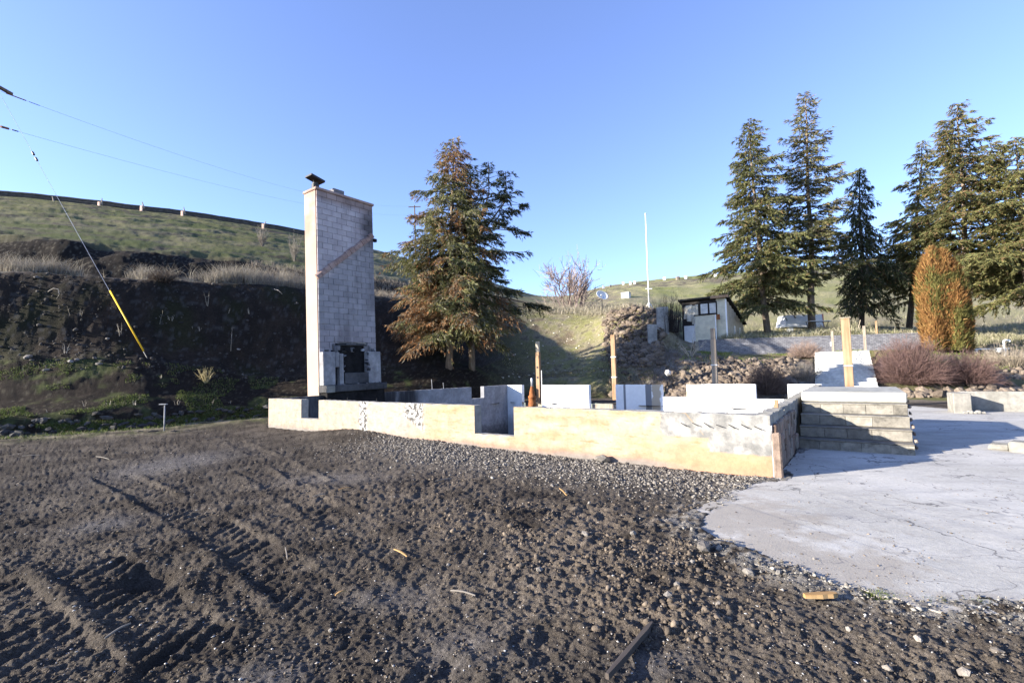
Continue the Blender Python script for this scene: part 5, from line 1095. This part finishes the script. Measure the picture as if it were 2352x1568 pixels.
# side boards follow the roof slope
z = -.4
while z < HF - .12:
    far_ = DS if z + .2 < HB else max(.15, DS * (HF - z - .2) / (HF - HB)); MB().add([(.0, -.012, z), (.022, -.012, z), (.022, far_, z), (0, far_, z), (0, -.012, z + .165), (.016, -.012, z + .165), (.016, far_ - .1, z + .165), (0, far_ - .1, z + .165)], [(0, 1, 2, 3), (4, 5, 6, 7), (0, 1, 5, 4), (1, 2, 6, 5), (2, 3, 7, 6), (3, 0, 4, 7)]).build('siding_board', M_siden, sh); z += .17
for y0 in (2.0, 3.9): w_ = MB().box(.024, .045, y0, y0 + .5, .55, 1.15).build('window', M_white, sh); MB().box(.046, .05, y0 + .08, y0 + .42, .62, 1.08).build('pane', M_glass, w_)
V = [(-WF - .15, -.25, HF + .05), (.2, -.25, HF + .05), (.2, DS + .25, HB - .08), (-WF - .15, DS + .25, HB - .08)]; MB().add(V + [(a, b, c_ + .1) for a, b, c_ in V], [(0, 1, 2, 3), (4, 5, 6, 7), (0, 1, 5, 4), (1, 2, 6, 5), (2, 3, 7, 6), (3, 0, 4, 7)]).build('roof', M_roof, sh)
MB().box(-.9, .22, -.285, -.253, HF - .02, HF + .16).build('fascia', M_post, sh); MB().box(-.55, -.35, -.34, -.30, 1.45, 1.8).build('scorched_bracket', M_rust, sh)
# old concrete slabs standing by the rock pile
M_dkc = concrete('grey_slab_concrete', (.22, .22, .21), (.34, .33, .31), .5, .6, .6)  # plain grey with dark vertical streaks
for i, (x, yb, yt, Y, wd, lab) in enumerate(((1524, 800, 705, 31.2, .75, 'tall grey concrete slab standing against the rock pile'), (1500, 812, 745, 30.6, .55, 'short mossy concrete slab standing lower against the rock pile'))):
    b = at(x, yb, Y); t = at(x, yt, Y); o = thing('standing_slab', lab, 'slab', tuple(b), -TH + .5, rot=None); MB().bbox(-wd / 2, wd / 2, -.1, .1, -.4, t[2] - b[2], .03, .03).build('slab', M_dkc, o)

# ================================================================== upper steps
b = at(1944, 887, 22.4); b[2] = .35; us = thing('upper_steps', 'straight flight of pale concrete steps climbing to the brick wall', 'steps', tuple(b), -TH + .04)
M_wc = concrete('pale_cheek_concrete', (.42, .41, .385), (.54, .53, .50), .3, .4)
for k in range(11): MB().bbox(-1.25, 1.2, .41 * k, .41 * k + .44, -.5 if k == 0 else .172 * k - .1, .172 * (k + 1), .01, .003).build('step', M_wc, us)
hr = MB(); hr.tube([(.25, .3, .1), (.25, .3, .7), (.27, 4.2, 2.3), (.27, 4.2, 1.8)], .022, 8); hr.build('handrail', M_iron, us)
for y0 in (1.6, 2.9): MB().tube([(.26, y0, .42 * y0), (.26, y0, .42 * y0 + .6)], .02, 6).build('baluster', M_iron, us)
def stake(label, x, yb, yt, Y, wd, mat, tilt=0., grp=None, nm='fence_post'):
    b = at(x, yb, Y); t = at(x, yt, Y); o = thing(nm, label, 'post', tuple(b), rot=(0, tilt, -TH), group=grp); MB().bbox(-wd / 2, wd / 2, -wd / 2, wd / 2, -.4, t[2] - b[2], .008, .003).build('shaft', mat, o); return o
o = stake('weathered brown post with white tag at the top left of the upper steps', 1914, 808, 760, 26.6, .12, M_postg); MB().box(-.12, -.065, -.04, .04, .35, .55).build('tag', M_white, o)
stake('brown post at the top right of the upper steps', 1988, 806, 748, 26.4, .13, M_postg)
stake('short orange stake behind the coping of the brick wall', 2014, 768, 737, 30, .1, M_post)
stake('thin pale leaning stake behind the brick wall', 1968, 768, 734, 30.5, .04, M_cap, .25)

# ================================================================== small things on the terrace
b = at(1850, 769, 36); b[2] = gz(b[0], b[1]); wb = thing('white_trailer_box', 'long white box body with flared left end lying under the firs', 'trailer', tuple(b), .08)
V = [(-1.55, 0, .35), (1.5, 0, .25), (1.5, 1.2, .25), (-1.55, 1.2, .35), (-1.35, .1, 1.25), (1.55, .1, 1.3), (1.55, 1.1, 1.3), (-1.35, 1.1, 1.25)]
MB().add(V, [(0, 1, 2, 3), (4, 5, 6, 7), (0, 1, 5, 4), (1, 2, 6, 5), (2, 3, 7, 6), (3, 0, 4, 7)]).build('body', M_white, wb)
MB().bbox(-1.15, -.85, .1, .5, -.1, .32, .02).build('leg', M_white, wb); MB().bbox(1.2, 1.5, .2, .6, -.1, .24, .02).build('leg', M_white, wb); MB().bbox(1.5, 1.6, .05, 1.1, .2, 1.32, .01).build('end_board', plain('faded_red_edge', (.45, .2, .16), .7), wb)
b2 = b + np.array([.15, -1.0, 0]); pt = thing('trestle_table', 'light metal trestle table standing before the white box body', 'table', tuple(b2), .08)
MB().box(-.6, .95, -.35, .35, .62, .66).build('table_top', M_white, pt)
for s in (-.5, .8):
    MB().tube([(s - .2, 0, .6), (s, 0, -.05)], .025, 6).build('leg', M_iron, pt); MB().tube([(s + .25, 0, .6), (s, .1, -.05)], .025, 6).build('leg', M_iron, pt)
MB().box(-.65, 1.0, -.4, -.36, .56, .61).build('apron', M_iron, pt)
b = at(2272, 790, 27); b[2] = gz(b[0], b[1]); pk = thing('plank_bench', 'low white plank bench on the terrace right of the cedar', 'bench', tuple(b), -.05)
MB().bbox(-1.0, .95, -.15, .15, .2, .26, .01).build('seat', M_white, pk)
for s in (-.8, .75): MB().bbox(s - .06, s + .06, -.12, .12, -.2, .198, .01).build('leg', M_white, pk)
q = b + np.array([.1, -.35, 0]); tub = thing('white_tub', 'small white tub beside the white standpipe', 'tub', tuple(q)); MB().lathe([(.10, 0), (.17, .02), (.21, .24), (.22, .26), (.19, .26), (.16, .05)], 14).build('tub', M_white, tub, True)
q = b + np.array([.42, -.4, 0]); gp = thing('white_standpipe', 'white pipe with a bent spout standing over the plank bench', 'pipe', tuple(q)); MB().tube([(0, 0, -.2), (0, 0, .60), (.03, 0, .67), (.1, 0, .70), (.32, 0, .68)], .05, 10).build('pipe', M_white, gp, True); MB().tube([(.32, 0, .68), (.36, 0, .6)], .045, 8).build('spout', M_white, gp, True)
# satellite dish
b = hit(1387, 721); Yd = b[1]; t = at(1387, 679, Yd); ds = thing('satellite_dish', 'oval white satellite dish on a thin dark pole on the mound', 'satellite dish', tuple(b)); hp_ = t[2] - b[2]
MB().tube([(0, 0, -.3), (0, 0, hp_ - .25)], .04, 8).build('pole', M_iron, ds, True)
V = []; F = []; nr_, na = 6, 24
for i in range(nr_ + 1):
    for k in range(na): a = 2 * math.pi * k / na; rr = i / nr_; V.append((.56 * rr * math.cos(a), .14 * rr * rr, .40 * rr * math.sin(a)))
for i in range(nr_):
    for k in range(na): F.append((i * na + k, i * na + (k + 1) % na, (i + 1) * na + (k + 1) % na, (i + 1) * na + k))
Mr = Matrix.Translation((0, 0, hp_)) @ Matrix.Rotation(.3, 4, 'Z') @ Matrix.Rotation(-.35, 4, 'X') @ Matrix.Rotation(.3, 4, 'Y') @ Matrix.Diagonal((1, -1, 1, 1))
dm = MB().add([tuple(Mr @ Vector(p)) for p in V], F).build('reflector', M_white, ds, True); sm_ = dm.modifiers.new('thickness', 'SOLIDIFY'); sm_.thickness = .015
MB().tube([(0, .05, hp_ - .28), (-.1, -.35, hp_ - .32), (-.12, -.5, hp_ - .05)], .02, 6).build('feed_arm', M_galv, ds); MB().bbox(-.2, -.05, -.58, -.44, hp_ - .08, hp_ + .02, .01).build('feed_horn', M_galv, ds)
# flagpole
b = at(1491, 704, 34.2); b[2] = gz(b[0], b[1]) - .05; t = at(1483, 493, 34.2); fp = thing('flagpole', 'slender white flagpole with tripod foot on the rock pile', 'flagpole', tuple(b)); hp_ = t[2] - b[2]; dx = t[0] - b[0]
MB().tube([(0, 0, .0), (0, 0, hp_)], .052, 10, .036).build('pole', M_white, fp, True); MB().lathe([(.02, 0), (.06, .03), (.06, .08), (.02, .11)], 10, (0, 0, hp_)).build('finial', M_white, fp, True)
for a in (0.3, 2.4, 4.5): MB().tube([(0, 0, .75), (.5 * math.cos(a), .4 * math.sin(a), .0)], .03, 6).build('brace', M_white, fp)
MB().bbox(-.45, .5, -.35, .3, -.08, .0, .01).build('base_plate', M_white, fp); MB().box(-.22, .26, -.05, -.02, 1.70, 1.76).build('cleat_bar', M_white, fp)
# concrete box on the far hill
b = hit(1437, 684); bc = thing('concrete_cistern', 'square pale concrete box on the green hillside', 'box', tuple(b), -TH); s_ = b[1] / FPX; MB().bbox(-12 * s_, 8 * s_, 0, 12 * s_, -2 * s_, 12.5 * s_, .05, .02).build('box', M_wc, bc); MB().bbox(-12.5 * s_, 8.5 * s_, -.3 * s_, 12.5 * s_, 12.6 * s_, 13.6 * s_, .03).build('lid', M_wc, bc)
# white and orange markers on the right ridge
for i, (zx, zy, k) in enumerate(((945, 945, 0), (1062, 925, 2), (1300, 885, 0), (1410, 880, 0), (1485, 870, 0), (2020, 795, 2), (2262, 790, 1))):
    x, y = (1650 + zx / 5.88) * .7656, (700 + zy / 5.88) * .7656; b = hit(x, y + 3, 7.0); H_ = (7 if k != 2 else 5) / FPX * b[1]; o = thing('marker_post', ('short white marker post on the far ridge', 'orange marker post on the far ridge near the firs', 'dark stub post on the far ridge')[k], 'post', tuple(b), 0, ('white markers on the far ridge', None, 'dark stubs on the far ridge')[k])
    MB().bbox(-.2, .2, -.2, .2, -.4, H_, .03).build('shaft', (M_white, M_post, M_postg)[k], o)
for i, (zx, zy) in enumerate(((1508, 625), (1440, 632), (1745, 605), (1672, 610), (1332, 635))):
    x, y = (1500 + zx / 2.704) * .7656, (600 + zy / 2.704) * .7656; b = hit(x, y + 4, 7.0); o = thing('marker_post', 'short white marker post on the far ridge' if i % 2 == 0 else 'dark stub post on the far ridge', 'post', tuple(b), 0, 'white markers on the far ridge' if i % 2 == 0 else 'dark stubs on the far ridge'); MB().bbox(-.25, .25, -.25, .25, -.4, 7 / FPX * b[1], .03).build('shaft', M_white if i % 2 == 0 else M_postg, o)

# ================================================================== left ridge: strip for the shaded road shoulder, leaning stakes
xr = np.linspace(-110, 706, 60); PR = surf(xr, np.full(60, 7.99)); gb = PR[0]
gr_ = thing('shaded_shoulder', 'long dark strip standing in for the shaded road shoulder on the crest of the green hill', 'shaded_shoulder', tuple(gb)); M_shoulder = plain('shoulder_shade_dark', (.06, .055, .05), .8, .3, 2)  # dark strip added where the road shoulder lies in shade
V = []; F = []
for p in PR: q = p - gb; V += [(q[0], q[1], q[2] - .3), (q[0], q[1] - .06, q[2] + .30), (q[0], q[1], q[2] + .46), (q[0], q[1] - .06, q[2] + .62), (q[0], q[1], q[2] + .78), (q[0], q[1] + .05, q[2] + .45)]
for i in range(59):
    for k in range(6): F.append((i * 6 + k, i * 6 + (k + 1) % 6, (i + 1) * 6 + (k + 1) % 6, (i + 1) * 6 + k))
MB().add(V, F).build('shoulder_strip', M_shoulder, gr_)
for i in range(1, 59, 4): q = PR[i] - gb; MB().box(q[0] - .08, q[0] + .08, q[1] + .06, q[1] + .22, q[2] - .4, q[2] + .8).build('strip_post', M_shoulder, gr_)
M_mark = plain('orange_white_marker', (.75, .5, .38), .7, .2, 6)
for i, (sx, sy, ex, ey, mx_, my_) in enumerate(((424, 1062, 410, 1018, None, None), (797, 1072, 799, 1032, 776, 1080), (1126, 1100, 1114, 1060, 1108, 1110), (1448, 1145, 1440, 1102, 1428, 1150), (2070, 1245, 2084, 1213, 2062, 1250))):
    f = lambda zx, zy: (zx * .293, 153 + zy * .293)
    Yp = surf(np.array([f(sx, sy)[0]]), np.array([7.97]))[0, 1] - .6; a = at(*f(sx, sy), Yp); b = at(*f(ex, ey), Yp); o = thing('leaning_stake', ('dark stake leaning left on the hill crest, without a marker', 'upright dark stake on the hill crest beside an orange marker', 'grey stake leaning left on the hill crest beside a pale marker', 'tallest grey stake on the hill crest beside a pale marker', 'thin stake leaning right on the crest near the chimney')[i], 'stake', tuple(a))
    MB().tube([tuple((a - b) * .3), tuple(b - a)], .13, 6, .05).build('shaft', M_postg, o)
    if mx_: c_ = at(*f(mx_, my_), Yp - .2) - a; MB().bbox(c_[0] - .16, c_[0] + .16, c_[1] - .1, c_[1] + .1, c_[2] - .45, c_[2] + .35, .02).build('marker', M_mark, o)

# ================================================================== utility line
pb = at(-40, 640, 24.5); pb[2] = gz(pb[0], pb[1]); ptop = at(-36, 150, 24.5); M_pole = wood('creosoted_pole', (.09, .06, .045), (.16, .12, .09))
up_ = thing('utility_pole', 'wooden utility pole at the left edge holding the wires and guy', 'utility pole', tuple(pb)); hp_ = ptop[2] - pb[2]
MB().tube([(0, 0, -.5), (0, 0, hp_)], .17, 12, .12).build('shaft', M_pole, up_, True); MB().bbox(-.08, .08, -1.0, 1.0, hp_ - 1.1, hp_ - .95, .01).build('crossarm', M_pole, up_)
W1, W2, GY_ = at(2, 210, 24.5), at(2, 291, 24.5), at(1, 218, 24.45)
pf = at(952, 472, 92); pfb = at(956, 600, 92); pfb[2] = gz(pfb[0], pfb[1]); dp = thing('utility_pole', 'small distant utility pole with crossarm beside the scorched fir', 'utility pole', tuple(pfb)); MB().tube([(0, 0, -1), (pf[0] - pfb[0], 0, pf[2] - pfb[2])], .16, 8, .11).build('shaft', M_pole, dp); MB().bbox(pf[0] - pfb[0] - 1.2, pf[0] - pfb[0] + 1.2, -.08, .08, pf[2] - pfb[2] - .35, pf[2] - pfb[2] - .2, .01).build('crossarm', M_pole, dp)
M_wire = plain('wire', (.30, .32, .36), .6, .1, 5)
def wire(label, A, B, sag, r_, ins):
    o = thing('power_line', label, 'wire', tuple(A)); n_ = 30; P = [A + (B - A) * t - np.array([0, 0, sag * 4 * t * (1 - t)]) for t in np.linspace(0, 1, n_)]
    MB().tube([tuple(p - A) for p in P], r_, 5).build('conductor', M_wire, o); d = (P[1] - P[0]) / np.linalg.norm(P[1] - P[0])
    for k, (t0, t1, rr) in enumerate(ins): MB().tube([tuple(d * t0), tuple(d * (t0 * .7 + t1 * .3)), tuple(d * (t0 * .3 + t1 * .7)), tuple(d * t1)], rr, 8).build('insulator', M_rust if k == 0 else M_iron, o)
B1, B2 = pf + np.array([-.9, 0, -.1]), pf + np.array([.2, 0, -1.9])
wire('upper power line running from the pole with its long brown insulator', W1, B1, 1.9, .007, ((.25, 1.2, .03), (1.35, 1.9, .018))); wire('lower power line running from the pole with its short insulator', W2, B2, 1.5, .007, ((.0, .35, .06), (.5, .8, .03)))
ga = hit(336, 822); gt = GY_; gw = thing('guy_wire', 'steel guy wire with yellow guard anchored on the bank', 'guy wire', tuple(ga)); d = gt - ga
MB().tube([(0, 0, -.05), tuple(d)], .008, 5).build('cable', M_galv, gw); MB().tube([tuple(-d * .01), tuple(d * .035)], .025, 6).build('anchor_rod', M_iron, gw); m_y = plain('yellow_guard', (.80, .46, .02), .5, .08, 3)
def onray(x, y):  # parameter along the guy for a given survey row
    ts = np.linspace(0, 1, 400); return ts[int(np.argmin([abs(proj(ga + d * t)[1] - y) for t in ts]))]
MB().tube([tuple(d * onray(330, 806)), tuple(d * onray(252, 668))], .032, 8).build('yellow_guard', m_y, gw, True)
for t in (.70, .725): MB().tube([tuple(d * t), tuple(d * (t + .012))], .05, 6).build('strain_insulator', M_iron, gw)

M_dull = plain('dull_zinc', (.22, .22, .23), .6, .25, 8, .3)
# ================================================================== stake in the yard
b = onz(377, 990); mk = thing('metal_stake', 'thin galvanised stake with a small plate top at the edge of the dirt', 'stake', (b[0], b[1], 0)); MB().tube([(0, 0, -.3), (0, 0, .78)], .018, 8).build('shaft', M_dull, mk, True); MB().bbox(-.15, .07, -.04, .04, .78, .81, .006).build('plate', M_dull, mk)
for i, dx in enumerate((-.75, -.3, .35, .8)):
    p = drop(np.array([[b[0] + dx, b[1] - .05 * i, 0.]]))[0]; o = link('dirt_lump', SM[i % 5], None, p, (0, 0, i), (.2, .12, .06)); o.data = SM[i % 5].copy(); o.data.materials[0] = M_rub if False else plain('lump_soil', (.05, .042, .036), .95, .3, 8); tag(o, 'low dark lump of soil heaped around the metal stake', 'soil lump', 'soil lumps by the stake')
